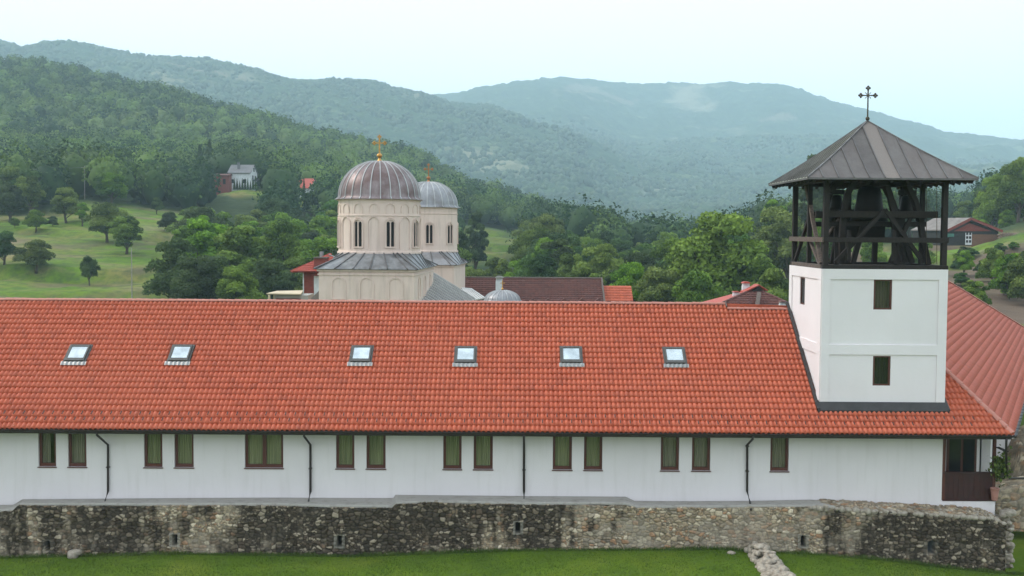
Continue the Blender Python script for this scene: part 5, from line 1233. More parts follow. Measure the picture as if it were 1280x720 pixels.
# blind arches of the square base
for cx_, face in ((-1.93, 'f'), (.0, 'f'), (2.0, 'f'), (-2.6, 'r'), (.1, 'r'), (2.9, 'r'), (-2.6, 'l'), (.1, 'l'), (2.9, 'l')):
    z1_ = ze-.62; z0_ = ze-2.0
    b = MB(); 
    if face == 'f': fn = lambda s, z, o: Vector((cx_+s, by0-o, z))
    elif face == 'r': fn = lambda s, z, o: Vector((BW_+o, cx_+s, z))
    else: fn = lambda s, z, o: Vector((-BW_-o, cx_+s, z))
    arch_trim(b, arch_pts(.42, z0_, z1_), fn, .10, .06); arch_trim(b, [(-.52, z0_-.07), (.52, z0_-.07)], fn, .07, .08); chb(b, 'blind_arch', CP)
def skirt(b, hx0, hx1, hy0, hy1, zlo, cx_, cy_, r, zhi, n_=48, seams=None):
    """lead roof from a square eave up to the round drum"""
    lo = []; hi = []
    for k in range(n_):
        a = 2*math.pi*(k+.5)/n_; dx, dy = math.cos(a), math.sin(a)
        sx = ((hx1-cx_) if dx > 0 else (cx_-hx0))/max(abs(dx), 1e-6); sy = ((hy1-cy_) if dy > 0 else (cy_-hy0))/max(abs(dy), 1e-6); s = min(sx, sy)
        lo.append(Vector((cx_+dx*s, cy_+dy*s, zlo))); hi.append(Vector((cx_+dx*r, cy_+dy*r, zhi)))
    cor = [Vector((x, y, zlo)) for x, y in ((hx0, hy0), (hx1, hy0), (hx1, hy1), (hx0, hy1))]
    b.raw(lo+hi, [(k, (k+1) % n_, n_+(k+1) % n_, n_+k) for k in range(n_)])
    for c in cor:
        ks = sorted(range(n_), key=lambda k: (lo[k]-c).length)[:2]; b.face([c, lo[ks[0]], hi[ks[0]], hi[ks[1]], lo[ks[1]]] if False else [c, lo[ks[0]], lo[ks[1]]])
    b.face([Vector((hx0, hy0, zlo-.02)), Vector((hx1, hy0, zlo-.02)), Vector((hx1, hy1, zlo-.02)), Vector((hx0, hy1, zlo-.02))])
    if seams is not None:
        for k in range(0, n_, 2):
            seams.bar(lo[k]+Vector((0, 0, .03)), hi[k]+Vector((0, 0, .03)), .07, .07)
        for c in cor: 
            d = Vector((cx_, cy_, 0))-Vector((c.x, c.y, 0)); e_ = Vector((cx_, cy_, zhi))-d.normalized()*r; seams.bar(c+Vector((0, 0, .03)), e_+Vector((0, 0, .03)), .09, .08)
DR = 2.93
b = MB(); s_ = MB(); skirt(b, -BW_-.28, BW_+.28, by0-.28, by1+.28, ze, 0, 0, DR-.02, zd0+.1, 56, s_); rf = chb(b, 'roof', M['lead_roof']); chb(s_, 'seam', M['lead_seam'], rf)
def drum(cx_, cy_, R_, z0, z1, nwin, a_first, detail, domeH, lead_, rib, nrib, crossz, nm, over=.16):
    ctr = cw(cx_, cy_, 0)
    b = MB(); b.lathe([(R_, z0-.4), (R_, z1)], 96, (cx_, cy_, 0)); dr_ = chb(b, 'drum', CP, smooth=True)
    b = MB(); Hd = z1-z0
    b.lathe([(R_+.0, z0+.02), (R_+.09, z0+.03), (R_+.09, z0+.16), (R_, z0+.2)], 96, (cx_, cy_, 0)); b.lathe([(R_, z1-.12), (R_+.10, z1-.08), (R_+.12, z1), (R_, z1)], 96, (cx_, cy_, 0))
    zs = z0+Hd*.70; b.lathe([(R_, zs-.05), (R_+.05, zs-.04), (R_+.05, zs+.03), (R_, zs+.04)], 96, (cx_, cy_, 0)) if detail else b.lathe([(R_, z1-.62), (R_+.05, z1-.6), (R_+.05, z1-.54), (R_, z1-.52)], 96, (cx_, cy_, 0))
    chb(b, 'string_course', CP, dr_)
    for k in range(nwin*2 if detail else nwin):
        ang = a_first+k*math.pi/nwin if detail else a_first+k*2*math.pi/nwin
        fn = lambda s, z, o, ang=ang: Vector((cx_+(R_+o)*math.cos(ang+s/R_), cy_+(R_+o)*math.sin(ang+s/R_), z))
        if detail: b = MB(); arch_trim(b, arch_pts(.30, z0+Hd*.74, z0+Hd*.90), fn, .05, .05); chb(b, 'blind_arch', CP, dr_)
        if detail and k % 2:
            b = MB(); arch_trim(b, arch_pts(.40, z0+Hd*.10, z0+Hd*.655, pointed=.12), fn, .07, .07); chb(b, 'blind_arch', CP, dr_)
        else:
            zb0, zb1 = (z0+Hd*.13, z0+Hd*.60) if detail else (z0+Hd*.20, z0+Hd*.62)
            b = MB(); arch_trim(b, arch_pts(.33, zb0, zb1+.05, pointed=.1), fn, .06, .10); arch_trim(b, [(-.40, zb0-.06), (.40, zb0-.06)], fn, .07, .13)
            arch_trim(b, arch_pts(.40, zb0, zb1+.16, pointed=.1), fn, .05, .05)
            wn = chb(b, 'window', CP, dr_)
            for sx in (-.155, .155):
                b = MB(); pts = arch_pts(.105, zb0+.04, zb1-.06, 8); b.face([fn(sx+x, z, .012) for x, z in pts]); chb(b, 'pane', M['dark_void'], wn)
            b = MB(); b.tube([fn(0, zb0, .045), fn(0, zb1-.1, .045)], .035, 8); chb(b, 'mullion', CP, wn)
    # dome
    prof = []; nn = 22
    for k in range(nn+1):
        t = k/nn*math.pi/2; prof.append(((R_+.02)*math.cos(t)**.95+.0, z1+.16+(domeH-.16)*math.sin(t)))
    prof = [(R_+over+.10, z1-.03), (R_+over+.02, z1+.0), (R_+.10, z1+.075)]+prof; prof[-1] = (.02, prof[-1][1])
    b = MB(); b.lathe(prof, 96, (cx_, cy_, 0)); b.lathe([(R_+over+.10, z1-.03), (R_-.05, z1-.06)], 96, (cx_, cy_, 0)); dm = chb(b, 'dome', lead_, smooth=True)
    b = MB()
    for k in range(nrib):
        a = 2*math.pi*(k+.35)/nrib; pts = [Vector((cx_+(r+.012)*math.cos(a), cy_+(r+.012)*math.sin(a), z+.012)) for r, z in prof[:-3]]
        for p, q_ in zip(pts[:-1], pts[1:]): b.bar(p, q_, .065, .05, (math.cos(a), math.sin(a), .01))
    chb(b, 'rib', rib, dm)
    zt_ = z1+domeH; b = MB(); H_ = crossz-zt_; sc_ = H_/1.75
    b.lathe([(.20*sc_, -.04), (.10*sc_, .12*sc_), (.07*sc_, .2*sc_), (.17*sc_, .28*sc_), (.21*sc_, .38*sc_), (.17*sc_, .48*sc_), (.05*sc_, .56*sc_), (.05*sc_, .7*sc_), (.001, .7*sc_)], 16, (cx_, cy_, zt_))
    zc = zt_+H_*.74; y = cy_; t = .10*sc_; ar = .38*sc_
    b.bar((cx_, y, zt_+.6*sc_), (cx_, y, crossz), t, t*.8); b.bar((cx_-ar, y, zc), (cx_-t/2, y, zc), t, t*.7); b.bar((cx_+t/2, y, zc), (cx_+ar, y, zc), t, t*.7)
    for ex, ez_ in ((-ar, 0), (ar, 0), (0, crossz-zc)):
        for dx, dz in ((-.09, 0), (.09, 0), (0, .09), (0, -.09)): r = .075*sc_; b.lathe([(.001, -r), (r*.8, -r*.6), (r, 0), (r*.8, r*.6), (.001, r)], 8, (cx_+ex+dx*sc_, y, zc+ez_+dz*sc_))
    chb(b, 'cross', M['gold'] if detail else M['old_gold'])
# windows sit at these bearings round the drum (measured from the near side)
am = -math.pi/2+math.radians(-16.5)+rot+math.atan2(-9.6, 81)*-1*-1
drum(0, 0, DR, zd0, zd1, 8, -math.pi/2-math.radians(16.5)+rot-.118, True, ZZ(473, 201, 81)-zd1, M['dome_lead'], M['seam_light'], 26, ZZ(473, 171, 81), 'a')
# second dome over the narthex
c2 = CM.inverted() @ Vector((XX(535.6, 258, 98), 98, 0)); z2e = ZZ(571, 331.5, 93); z20 = ZZ(536, 316, 95.4); z21 = ZZ(536, 258.5, 95.4)
hx = 2.78
b = MB(); b.box(c2.x-hx, c2.x+hx, c2.y-4.4, c2.y+4.4, 0, z2e-.02); chb(b, 'wall', CP, bevel=.02)
b = MB(); b.box(c2.x-hx-.1, c2.x+hx+.1, c2.y-4.5, c2.y+4.5, z2e-.16, z2e-.021); chb(b, 'cornice', CP)
b = MB(); s_ = MB(); skirt(b, c2.x-hx-.25, c2.x+hx+.25, c2.y-4.65, c2.y+4.65, z2e, c2.x, c2.y, 2.5, z20+.1, 44, s_); rf = chb(b, 'roof', M['dome_lead_grey']); chb(s_, 'seam', M['lead_seam'], rf)
drum(c2.x, c2.y, 2.52, z20, z21, 8, -math.pi/2+.17, False, ZZ(536, 227, 98)-z21, M['dome_lead_grey'], M['seam_light'], 24, ZZ(536, 206, 98), 'b')
# lead roofs of the side aisle with close seams
CI = CM.inverted()
def seamed(name, p1, p2, p3, p4, n_, mat, seam, thick=.15, walls=True):
    """p1-p2 upper edge pair, seams run p1->p4 ... p2->p3"""
    q = [CI @ p for p in (p1, p2, p3, p4)]; b = MB(); b.prism(q, (0, 0, -thick)); o = chb(b, name, mat); s = MB()
    for k in range(n_+1):
        t = k/n_; s.bar(q[0].lerp(q[1], t)+Vector((0, 0, .06)), q[3].lerp(q[2], t)+Vector((0, 0, .06)), .22, .13)
    chb(s, 'seam', seam, o)
    if walls: b = MB(); b.prism([p+Vector((0, 0, -thick-.02)) for p in q], (0, 0, -6)); chb(b, 'aisle_wall', CP)
pa, pb_ = P(541.5, 342, 88.), P(516.5, 372, 79.0)
seamed('aisle_roof', pa, pb_, pb_+(P(594, 374.5, 88.0)-pa)*.9, P(594, 374.5, 88.0), 13, M['stripe_dark'], M['stripe_light'])
seamed('aisle_roof', P(578, 361, 93.2), P(588, 362, 93.2), P(606, 374, 92.2), P(590, 377, 91.6), 5, M['stripe_dark'], M['stripe_light'])
# apse side: slanting dark buttress roof at the left foot of the base
b = MB(); b.prism([CI @ P(385, 377, 77), CI @ P(400, 362, 77), CI @ P(400, 380, 77)], (0, 1.0, 0)); chb(b, 'buttress', M['shed_roof'])
# small domed chapel close behind the ridge
sx_, sy_ = XX(628, 370, 64), 64; sz_ = ZZ(628, 377, 63)
sd_ = base('chapel', (sx_, sy_, 0), 'small ribbed lead dome with a little gold cross just over the ridge', 'chapel')
MB().lathe([(1.0, 0), (1.0, sz_)], 40, (sx_, sy_, 0)).build('wall', CP, sd_, smooth=True)
dh = ZZ(628, 363, 64)-sz_; prof = [(1.14, sz_-.05)]+[(1.02*math.cos(k/12*math.pi/2), sz_+.02+dh*math.sin(k/12*math.pi/2)) for k in range(13)]; prof[-1] = (.01, prof[-1][1])
dmo = MB().lathe(prof, 48, (sx_, sy_, 0)).build('dome', M['dome_lead_grey'], sd_, smooth=True)
b = MB()
for k in range(20):
    a = 2*math.pi*k/20; pts = [Vector((sx_+r*math.cos(a)*1.01, sy_+r*math.sin(a)*1.01, z+.01)) for r, z in prof[:-2]]
    for p, q_ in zip(pts[:-1], pts[1:]): b.bar(p, q_, .035, .03)
b.build('rib', M['seam_light'], dmo)
zt_ = prof[-1][1]; b = MB(); b.lathe([(.04, 0), (.07, .07), (.03, .14)], 10, (sx_, sy_, zt_)); b.bar((sx_, sy_, zt_+.1), (sx_, sy_, zt_+.55), .05); b.bar((sx_-.14, sy_, zt_+.4), (sx_-.03, sy_, zt_+.4), .045); b.bar((sx_+.03, sy_, zt_+.4), (sx_+.14, sy_, zt_+.4), .045); b.build('cross', M['gold'], sd_)
# ------------------------------------------------------------------ other monastery houses
def hiproof(b, x0, x1, y0, y1, z0, z1, ins0, ins1):
    yr = (y0+y1)/2; a, c = Vector((x0+ins0, yr, z1)), Vector((x1-ins1, yr, z1)); p = [Vector((x0, y0, z0)), Vector((x1, y0, z0)), Vector((x1, y1, z0)), Vector((x0, y1, z0))]
    b.face([p[0], p[1], c, a]); b.face([p[2], p[3], a, c]); b.face([p[1], p[2], c]); b.face([p[3], p[0], a]); b.face([p[0]-Vector((0, 0, .05)), p[3]-Vector((0, 0, .05)), p[2]-Vector((0, 0, .05)), p[1]-Vector((0, 0, .05))])
def slope_tiles(name, x0, x1, ye, yr, ze_, zr_, ins0, ins1, mat, par, rl=.36, wave=.3, amp=.03, step=.04):
    L_ = math.hypot(yr-ye, zr_-ze_); a = math.atan2(zr_-ze_, yr-ye); n_ = max(2, int(L_/rl)); return tiles(name, (0, ye, ze_+.03), (1, 0, 0), (0, math.cos(a), math.sin(a)), n_, L_/n_, lambda v: x0+ins0*v/L_, lambda v: x1-ins1*v/L_, mat, par, wave, amp, step, 4)
# long brown roof
Yl = 104.0; lb = base('old_residence', (XX(675, 370, Yl), Yl, 0), 'long low house with a weathered brown tiled roof behind the chapel dome', 'house')
xl0, xl1 = XX(560, 360, Yl), XX(752, 348.5, Yl); zr_ = ZZ(670, 348, Yl); ye_ = Yl-4.4; ze_ = ZZ(670, 385, ye_); xr1 = XX(764, 380, ye_)
b = MB(); b.box(xl0+.3, xl1-.2, ye_+.5, Yl+4, 0, ze_); b.build('wall', M['white_paint'], lb)
b = MB(); b.prism([(xl0, ye_+.05, ze_-.05), (xl0, Yl, zr_-.06), (xl0, Yl+4.4, ze_-.05)], (xl1-xl0-.05, 0, 0)); b.build('roof_boarding', M['grey_timber'], lb)
slope_tiles('roof', xl0, xl1, ye_, Yl, ze_, zr_, 0, 0, M['old_tiles'], lb)
caps('ridge', (xl0, Yl, zr_+.04), (xl1, Yl, zr_+.04), .13, M['grey_timber'], lb); b = MB(); b.bar((xl1, ye_, ze_+.06), (xl1, Yl, zr_+.08), .16, .14); b.build('verge_tile', M['grey_timber'], lb)
for px in (648, 666, 685, 705, 727, 748):
    x = XX(px, 376, 100.6); z = ZZ(px, 372.5, 100.6); b = MB(); b.prism([(x-.62, 100.2, z-.5), (x, 100.2, z), (x+.62, 100.2, z-.5)], (0, 1.6, .0)); b.build('dormer', M['old_tiles'], lb)
# annex with orange roof
Ya = 103.5; an = base('annex', (XX(775, 365, Ya), Ya, 0), 'small lower annex with an orange tiled roof at the right end of the brown roof', 'house')
xa0, xa1 = xl1+.06, XX(785, 358, Ya); zra = ZZ(770, 358, Ya); zea = ZZ(770, 377, 101.6)
b = MB(); b.box(xa0, xa1, 101.9, 105.5, 0, zea); b.build('wall', M['white_paint'], an); b = MB(); b.prism([(xa0, 101.65, zea-.05), (xa0, Ya, zra-.05), (xa0, 105.6, zea-.05)], (xa1-xa0, 0, 0)); b.build('roof_boarding', M['grey_timber'], an)
slope_tiles('roof', xa0, xa1+.3, 101.6, Ya, zea, zra, 0, .0, M['roof_tiles'], an)
# white chimney with a cap
def chimney(px0, px1, py0, py1, Y, lab, mat, cap, down=3.0):
    x0, x1 = XX(px0, py1, Y), XX(px1, py1, Y); z1 = ZZ(px0, py0, Y); z0 = ZZ(px0, py1, Y)-down; w_ = x1-x0; o = base('chimney', ((x0+x1)/2, Y, z0), lab, 'chimney'); h_ = z1-ZZ(px0, py1, Y)
    MB().box(x0+w_*.1, x1-w_*.1, Y-w_*.35, Y+w_*.35, z0, z1-h_*.32).build('stack', mat, o)
    b = MB()
    for sx in (x0+w_*.14, x1-w_*.28): b.box(sx, sx+w_*.14, Y-w_*.33, Y+w_*.33, z1-h_*.32, z1-h_*.12)
    b.box(x0+w_*.30, x1-w_*.30, Y-w_*.2, Y+w_*.2, z1-h_*.32, z1-h_*.12); b.build('vent', mat, o)
    MB().prism([(x0, Y-w_*.5, z1-h_*.12), (x1, Y-w_*.5, z1-h_*.12), ((x0+x1)/2+w_*.25, Y-w_*.5, z1), ((x0+x1)/2-w_*.25, Y-w_*.5, z1)], (0, w_, 0)).build('cap', cap, o); return o
chimney(618.5, 629.5, 345, 363, 98, 'tall white chimney rising behind the small chapel dome', M['white_paint'], M['concrete'])
# pyramid-roofed house left of the tower
Yp = 74.0; hp = base('pyramid_roof_house', (XX(940, 370, Yp), Yp, 0), 'house with a dark red pyramid roof and raised vent gable left of the bell tower', 'house')
cx_ = XX(944, 360, Yp); zap = ZZ(946, 361, Yp); ye_ = Yp-3.3; ze_ = ZZ(940, 392, ye_); xh = 4.1
b = MB(); b.box(cx_-xh+.4, cx_+xh-.4, ye_+.4, Yp+3, 0, ze_); b.build('wall', M['white_paint'], hp)
b = MB(); hiproof(b, cx_-xh-.02, cx_+xh-1.3, ye_, Yp+3.3, ze_-.06, zap-.06, xh-.1, xh-1.4); b.build('roof_boarding', M['grey_timber'], hp)
slope_tiles('roof', cx_-xh, cx_+xh-1.3, ye_, Yp, ze_, zap, xh-.1, xh-1.4, M['old_tiles'], hp, .3, .25)
b = MB(); b.face([(cx_-xh, ye_, ze_), (cx_-.12, Yp, zap+.02), (cx_-xh, Yp+3.3, ze_)]); b.face([(cx_+xh-1.3, ye_, ze_), (cx_+.05, Yp, zap+.02), (cx_+xh-1.3, Yp+3.3, ze_)]); b.build('roof_side', M['bright_tiles'], hp)
caps('hip', (cx_-xh, ye_, ze_+.05), (cx_, Yp, zap+.05), .1, M['old_tiles'], hp); caps('hip', (cx_+xh-1.3, ye_, ze_+.05), (cx_, Yp, zap+.05), .1, M['old_tiles'], hp)
g0, g1, ga = P(930, 366, Yp-.6), P(960, 364, Yp-.6), P(949, 357, Yp-.6)
b = MB(); 
for s0_, s1_ in ((g0, ga), (ga, g1)):
    b.prism([s0_, s1_, s1_+Vector((0, 1.2, 0)), s0_+Vector((0, 1.2, 0))], (0, 0, .07))
b.build('vent_gable', M['bright_tiles'], hp)
MB().prism([g0+Vector((.35, .1, -.02)), g1+Vector((-.2, .1, -.02)), ga+Vector((0, .1, -.08))], (0, .9, 0)).build('vent_wall', M['barn_dark'], hp)
MB().bar((XX(949, 368, Yp-1.5), Yp-1.5, ZZ(949, 366, Yp-1.5)), (XX(946, 382, ye_+.3), ye_+.3, ZZ(946, 386, ye_+.3)), .26, .12).build('roof_flashing', M['grey_timber'], hp)
chimney(926.5, 937.5, 352, 368, Yp+.6, 'white chimney with orange tiled cap left of the vent gable', M['white_paint'], M['bright_tiles'], 1.5)
chimney(915, 925, 364, 372, Yp-.2, 'lower chimney half hidden in the left slope of the pyramid roof', M['white_paint'], M['bright_tiles'], 1.5)
chimney(973, 984, 376, 389, 70, 'short white chimney touching the left side of the bell tower', M['white_paint'], M['old_tiles'], 1.5)
# red brick house left of the church
Yr_ = 96.0; rb_ = base('brick_house', (XX(390, 350, Yr_), Yr_, 0), 'tall narrow house of red brick with bright red hipped roof left of the church', 'house')
x0, x1 = XX(380, 350, Yr_), XX(392.5, 350, Yr_); ze_ = ZZ(380, 339.5, Yr_-.8)
b = MB(); b.box(x0, XX(402, 350, Yr_), Yr_, Yr_+5, 0, ze_); b.build('wall', M['red_brick'], rb_)
b = MB(); b.box(x1, XX(404, 350, Yr_), Yr_-.04, Yr_-.003, 0, ZZ(395, 345, Yr_)); b.box(XX(378.6, 350, Yr_), x0-.003, Yr_-.05, Yr_+.2, 0, ZZ(380, 341, Yr_)); b.build('plaster_panel', M['white_paint'], rb_)
xe0, xe1 = XX(362.5, 338, Yr_-.8), XX(424, 338, Yr_-.8); zap = ZZ(402, 317.5, Yr_+2.5); yr = Yr_+2.5
b = MB(); hiproof(b, xe0+.02, xe1, Yr_-.8, Yr_+5.8, ze_-.04, zap-.04, 2.75, 1.2); b.build('roof_boarding', M['bright_tiles'], rb_)
slope_tiles('roof', xe0, xe1, Yr_-.8, yr, ze_, zap, 2.75, 1.2, M['bright_tiles'], rb_, .34, .26, .03, .035)
b = MB(); b.box(XX(392.5, 340, Yr_-.5), XX(407, 340, Yr_-.5), Yr_-.5, Yr_+1, ZZ(395, 345, Yr_-.5), ZZ(395, 323, Yr_-.5)); b.build('brick_gable', M['red_brick'], rb_)
b = MB(); b.box(XX(391.5, 322, Yr_-.55), XX(408, 322, Yr_-.55), Yr_-.6, Yr_+1.1, ZZ(395, 323, Yr_-.5), ZZ(395, 321.5, Yr_-.5)); b.build('gable_coping', M['grey_timber'], rb_)
b = MB(); b.box(XX(400, 317, yr), XX(404, 317, yr), yr-.2, yr+.2, zap-.3, ZZ(402, 314.5, yr)); b.bar((XX(412, 316, yr), yr-.3, ZZ(412, 318, yr)), (XX(420, 321, yr), yr-.3, ZZ(420, 322, yr)), .5, .1); b.build('ridge_flashing', M['flashing_light'], rb_)
# open shed with pale sheet roof
Yh = 80.0; sh = base('open_shed', (XX(355, 370, Yh), Yh, 0), 'low shed with pale sheet roof on thin posts left of the church', 'shed')
pts = [P(333, 366.5, Yh), P(379, 362.5, Yh+3.5), P(381, 366.5, Yh+2.2), P(365, 368.2, Yh)]
b = MB(); b.prism([P(333, 366.5, Yh), P(376, 367.3, Yh), P(379, 362.8, Yh+4), P(346, 363.5, Yh+4)], (0, 0, -.07)); b.build('roof', M['pale_sheet'], sh)
for px, Y in ((336.5, Yh+.1), (343.2, Yh+2.6), (343.5, Yh+.9)): p = P(px, 368, Y); MB().box(p.x-.07, p.x+.07, p.y-.07, p.y+.07, 0, p.z-.02).build('post', M['pale_sheet'], sh)
b = MB(); b.box(XX(343, 372, Yh+.5), XX(385, 372, Yh+.5), Yh+.5, Yh+3, 0, ZZ(360, 369, Yh+.5)); b.build('wall', M['concrete'], sh); b = MB(); b.box(XX(345, 374, Yh+.4), XX(376, 374, Yh+.4), Yh+.4, Yh+.49, 0, ZZ(360, 373.2, Yh+.4)); b.build('brick_course', M['red_brick'], sh)
# ------------------------------------------------------------------ far houses
def house(name, lab, px0, px1, pe, pr, pb, Y, depth, wm, rm, rotz, wins=(), inset=0, gy=None):
    x0, x1 = XX(px0, pe, Y), XX(px1, pe, Y); w_ = (x1-x0); zb0 = ZZ((px0+px1)/2, pb, Y); ze0 = ZZ(px0, pe, Y); zr0_ = ZZ(px0, pr, Y); o = base(name, ((x0+x1)/2, Y, zb0), lab, 'house', None, rotz)
    h_ = ze0-zb0; hr = zr0_-ze0; b = MB(); b.box(-w_/2+.3, w_/2-.3, .3, depth-.3, -4, h_); b.prism([(-w_/2+.3, .3, h_), (-w_/2+.3, depth-.3, h_), (-w_/2+.3, depth/2, h_+hr-.15)], (w_-.6, 0, 0)); b.build('wall', wm, o, world=False)
    b = MB(); t = .18
    for a_, c_ in (((0, 0), (depth/2, hr)), ((depth, 0), (depth/2, hr))):
        b.prism([(-w_/2, a_[0]-.2*(1 if a_[0] == 0 else -1), h_+a_[1]-.15), (w_/2, a_[0]-.2*(1 if a_[0] == 0 else -1), h_+a_[1]-.15), (w_/2, c_[0], h_+c_[1]), (-w_/2, c_[0], h_+c_[1])], (0, 0, t))
    b.build('roof', rm, o, world=False)
    return o, w_, h_, hr
o, w_, h_, hr = house('white_house', 'white hillside house with grey roof and dark gable balcony above the meadow', 284, 314, 216, 205.5, 235, 372, 9, M['white_paint'], M['slate_grey'], -.04)
b = MB(); b.box(w_/2-.28, w_/2+.7, 2.0, 7.2, 2.6, 2.75); b.box(w_/2+.6, w_/2+.7, 2.0, 7.2, 2.75, 3.6); b.build('balcony', M['barn_dark'], o, world=False)
for y_, z_ in ((2.5, 3.0), (5.5, 3.0), (3.9, 5.6), (2.5, .5)): MB().box(w_/2-.31, w_/2-.26, y_, y_+1.4, z_, z_+1.3).build('window', M['barn_dark'], o, world=False)
for x_ in (-3, 1.2): MB().box(x_, x_+1.1, .24, .29, 1.6, 2.9).build('window', M['dark_glass'], o, world=False)
MB().box(-1.2, -.5, 2.0, 2.7, h_+1.2, h_+hr+.8).build('chimney', M['slate_grey'], o, world=False)
o, w_, h_, hr = house('red_shed', 'small red brick shed with a flat red roof left of the white hillside house', 265, 287, 219, 217.3, 232, 369, 5, M['red_brick'], M['old_tiles'], -.04)
for x_ in (-1.5, .6): MB().box(x_, x_+.9, .22, .28, .5, 2.2).build('opening', M['barn_dark'], o, world=False)
RY = hit(380, 249)[1]+3
o, w_, h_, hr = house('red_roofed_house', 'pale house with steep red roof half hidden by trees right of the white hillside house', 369, 389, 235, 223, 248, RY, 8, M['white_paint'], M['bright_tiles'], -.2)
MB().box(w_/2-.31, w_/2-.26, 2.5, 4.0, .8, 2.2).build('window', M['barn_dark'], o, world=False)
# clipped cypresses in front of the white house
for k in range(9):
    px = 293+k*3.35; x, y = XX(px, 236, 366), 366; z = ZZ(px, 237.5, 366)
    tree('cypress', x, y, (6.2 if k not in (2, 6) else 5.0)*.62, 'conifer', 0, 'leaf_dark', 'small pointed cypress in the row before the white hillside house', 'cypresses in a row before the white house', 'tree', None, .7, z=z)
# barn on the right slope
Yb_ = 216; gx0 = XX(1180, 305, Yb_); gx1 = XX(1252, 288, Yb_)
bn = base('barn', (XX(1215, 300, Yb_), Yb_, hgt(XX(1215, 300, Yb_), Yb_)), 'red timber barn with broad gable and grey roof on the right slope', 'barn')
gl, ga_, gr = P(1182, 288.5, Yb_), P(1212, 273.5, Yb_), P(1251, 289.5, Yb_); zb0 = ZZ(1215, 306, Yb_)
dv = Vector((-.35, 1, 0)).normalized()*10
b = MB(); b.prism([P(1184, 307, Yb_), P(1184, 289.5, Yb_), P(1212, 276, Yb_), P(1248, 290, Yb_), P(1248, 307, Yb_)], dv); b.build('wall', M['barn_dark'], bn)
b = MB(); b.prism([P(1186, 290.5, Yb_-.05), P(1212, 277, Yb_-.05), P(1247, 290.5, Yb_-.05)], (0, .04, 0)); b.build('gable', M['barn_dark'], bn)
b = MB(); 
for a_, c_ in ((gl, ga_), (ga_, gr)):
    b.prism([a_+Vector((0, -.8, 0)), c_+Vector((0, -.8, 0)), c_+dv, a_+dv], (0, 0, .22))
b.build('roof', M['shed_roof'], bn)
b = MB(); b.bar(gl+Vector((0, -.85, .0)), ga_+Vector((0, -.85, .0)), .12, .5); b.bar(ga_+Vector((0, -.85, .0)), gr+Vector((0, -.85, .0)), .12, .5); b.prism([P(1192, 289, Yb_-.1), P(1212, 279, Yb_-.1), P(1240, 289, Yb_-.1)], (0, .03, 0)); b.build('barge_board', M['red_brick'], bn)
b = MB(); b.box(XX(1214, 300, Yb_), XX(1249, 300, Yb_), Yb_-.2, Yb_-.1, zb0-.5, ZZ(1230, 293, Yb_)); b.build('plank_wall', M['barn_wood'], bn)
b = MB(); b.box(XX(1181, 300, Yb_), XX(1192, 300, Yb_), Yb_-.2, Yb_-.1, ZZ(1190, 296, Yb_), ZZ(1190, 292, Yb_)); b.build('tarpaulin', M['green_sheet'], bn)
b = MB(); b.box(XX(1206, 300, Yb_), XX(1214, 300, Yb_), Yb_-.26, Yb_-.2, ZZ(1210, 306, Yb_), ZZ(1210, 291, Yb_)); dr = b.build('door', M['white_paint'], bn)
b = MB()
for r in range(3):
    for c in (0, 1): xx = XX(1206.8+c*3.7, 300, Yb_); b.box(xx, xx+.42, Yb_-.285, Yb_-.262, zb0+.4+r*.75, zb0+.9+r*.75)
b.build('pane', M['barn_dark'], dr)
wp = base('wood_pile', (XX(1262, 298, 214), 214, ZZ(1262, 302.5, 214)), 'long stacked pile of cut logs right of the red barn', 'wood pile')
b = MB(); L_ = XX(1276, 298, 214)-XX(1250, 298, 214)
for r in range(6):
    for c in range(int(L_/.33)):
        xx = -L_/2+c*.33+(r % 2)*.16; 
        if rs.random() < .93-.09*max(0, r-3): b.tube([(xx, -.5+rs.uniform(-.08, .08), .17+r*.29), (xx, .6, .17+r*.29)], rs.uniform(.13, .18), 6)
b.build('logs', M['fallen_logs'], wp, world=False)
# poles and wires
def pole(px, pyt, pyb, Y, lab, arm):
    x = XX(px, pyb, Y); g_ = hgt(x, Y); z1 = ZZ(px, pyt, Y); o = base('utility_pole', (x, Y, g_), lab, 'pole'); MB().tube([(0, 0, -.5), (0, 0, z1-g_)], [.11, .07], 8).build('pole_shaft', M['pole_grey'], o, world=False)
    if arm: MB().bar((-.9, 0, z1-g_-.5), (.9, 0, z1-g_-.5), .1).build('cross_arm', M['pole_grey'], o, world=False)
    return Vector((x, Y, z1-.45))
w0 = pole(165, 310, 376, 168, 'thin grey pole standing at the foot of the left meadow', False)
w1 = pole(106, 207, 250, 300, 'pale utility pole at the top of the left meadow before the forest', True)
def wire(a, c, sag, lab):
    o = base('power_line', a, lab, 'wire'); pts = [Vector(a).lerp(Vector(c), t)-Vector((0, 0, sag*4*t*(1-t))) for t in np.linspace(0, 1, 17)]; MB().tube(pts, .035, 4).build('wire', M['wire'], o)
wire(w1+Vector((-.7, 0, 0)), Vector((XX(-60, 205, 300), 300, ZZ(-60, 205, 300))), 1.0, 'power line from the meadow pole to the left edge')
wire(w1+Vector((.7, 0, 0)), Vector((XX(262, 219, 366), 366, ZZ(262, 219, 366))), 2.5, 'power line from the meadow pole toward the white hillside house')
SKY_S = .14; VEIL = .78; VC = (8.6, 9.7, 10.4); SUN_E = 1.5; SUNAZ = R(-80); HAZE = True; HC = (.66, .88, 1.0); HD_ = 2.5e-4; EXPO = .5
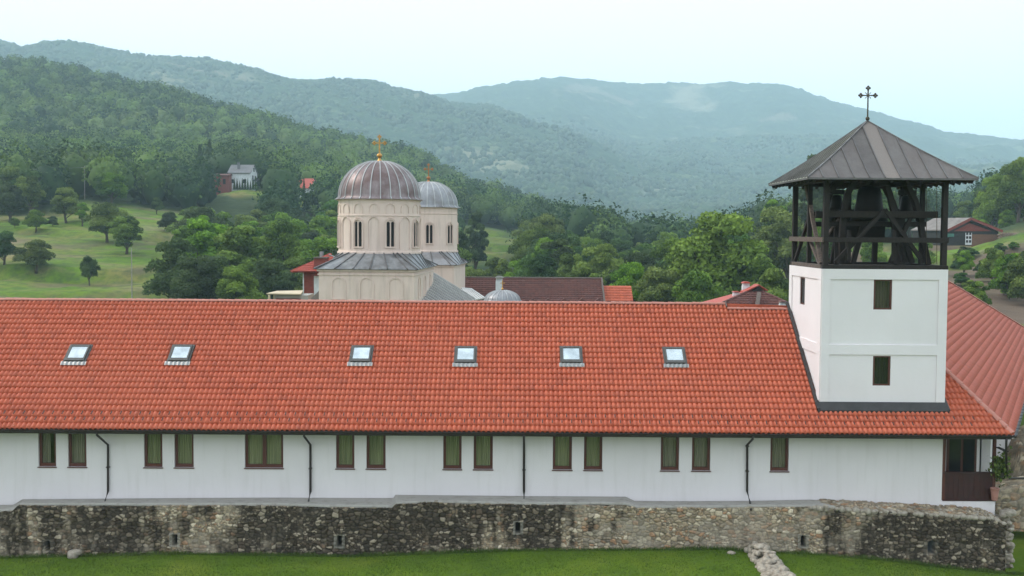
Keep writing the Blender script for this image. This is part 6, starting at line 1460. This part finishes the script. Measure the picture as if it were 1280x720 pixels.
# ------------------------------------------------------------------ light, air, render
SE, SR_ = R(42), R(-62)   # sun height; compass angle from +Y toward +X (negative = left)
w = bpy.data.worlds.new('World'); sc.world = w; w.use_nodes = True; t = w.node_tree; t.nodes.clear()
sky = t.nodes.new('ShaderNodeTexSky'); sky.sky_type = 'NISHITA'; sky.sun_disc = False; sky.sun_elevation = SE; sky.sun_rotation = SR_
sky.air_density = 1.0; sky.dust_density = 3.5; sky.ozone_density = 1.0
bg = t.nodes.new('ShaderNodeBackground'); bg.inputs[1].default_value = SKY_S
veil = t.nodes.new('ShaderNodeMix'); veil.data_type = 'RGBA'; veil.inputs[0].default_value = VEIL; veil.inputs[7].default_value = (*VC, 1)
t.links.new(sky.outputs[0], veil.inputs[6]); t.links.new(veil.outputs[2], bg.inputs[0])
out = t.nodes.new('ShaderNodeOutputWorld'); t.links.new(bg.outputs[0], out.inputs[0])
sd = bpy.data.lights.new('sun', 'SUN'); sd.energy = SUN_E; sd.angle = R(12); sd.color = (1, .95, .87)
so = bpy.data.objects.new('sun', sd); col.objects.link(so)
dirv = Vector((math.sin(SUNAZ)*math.cos(SE), math.cos(SUNAZ)*math.cos(SE), math.sin(SE)))
so.rotation_euler = dirv.to_track_quat('Z', 'Y').to_euler(); so.location = dirv*200
sky.sun_rotation = SUNAZ
if HAZE:
    b = MB(); b.box(-5200, 5200, -300, 6460, -40, 650); hz_ = b.build('haze', [])
    hm = bpy.data.materials.new('haze_air'); hm.use_nodes = True; hm.node_tree.nodes.clear()
    ho = hm.node_tree.nodes.new('ShaderNodeOutputMaterial'); pv = hm.node_tree.nodes.new('ShaderNodeVolumePrincipled')
    pv.inputs['Color'].default_value = (*HC, 1); pv.inputs['Density'].default_value = HD_; pv.inputs['Anisotropy'].default_value = .0
    hm.node_tree.links.new(pv.outputs[0], ho.inputs['Volume']); hz_.data.materials.clear(); hz_.data.materials.append(hm)
    tag(hz_, 'thin bluish haze filling the valley and fading the far hills', 'haze', kind='stuff')
sc.view_settings.view_transform = 'Standard'; sc.view_settings.look = 'None'; sc.view_settings.gamma = 1; sc.view_settings.exposure = EXPO
sc.render.engine = 'CYCLES'; sc.cycles.use_denoising = True
sc.cycles.max_bounces = 6; sc.cycles.diffuse_bounces = 3; sc.cycles.glossy_bounces = 2; sc.cycles.transparent_max_bounces = 8; sc.cycles.volume_bounces = 1; sc.cycles.transmission_bounces = 2
sc.cycles.use_adaptive_sampling = True; sc.cycles.adaptive_threshold = .02
sc.cycles.caustics_reflective = False; sc.cycles.caustics_refractive = False
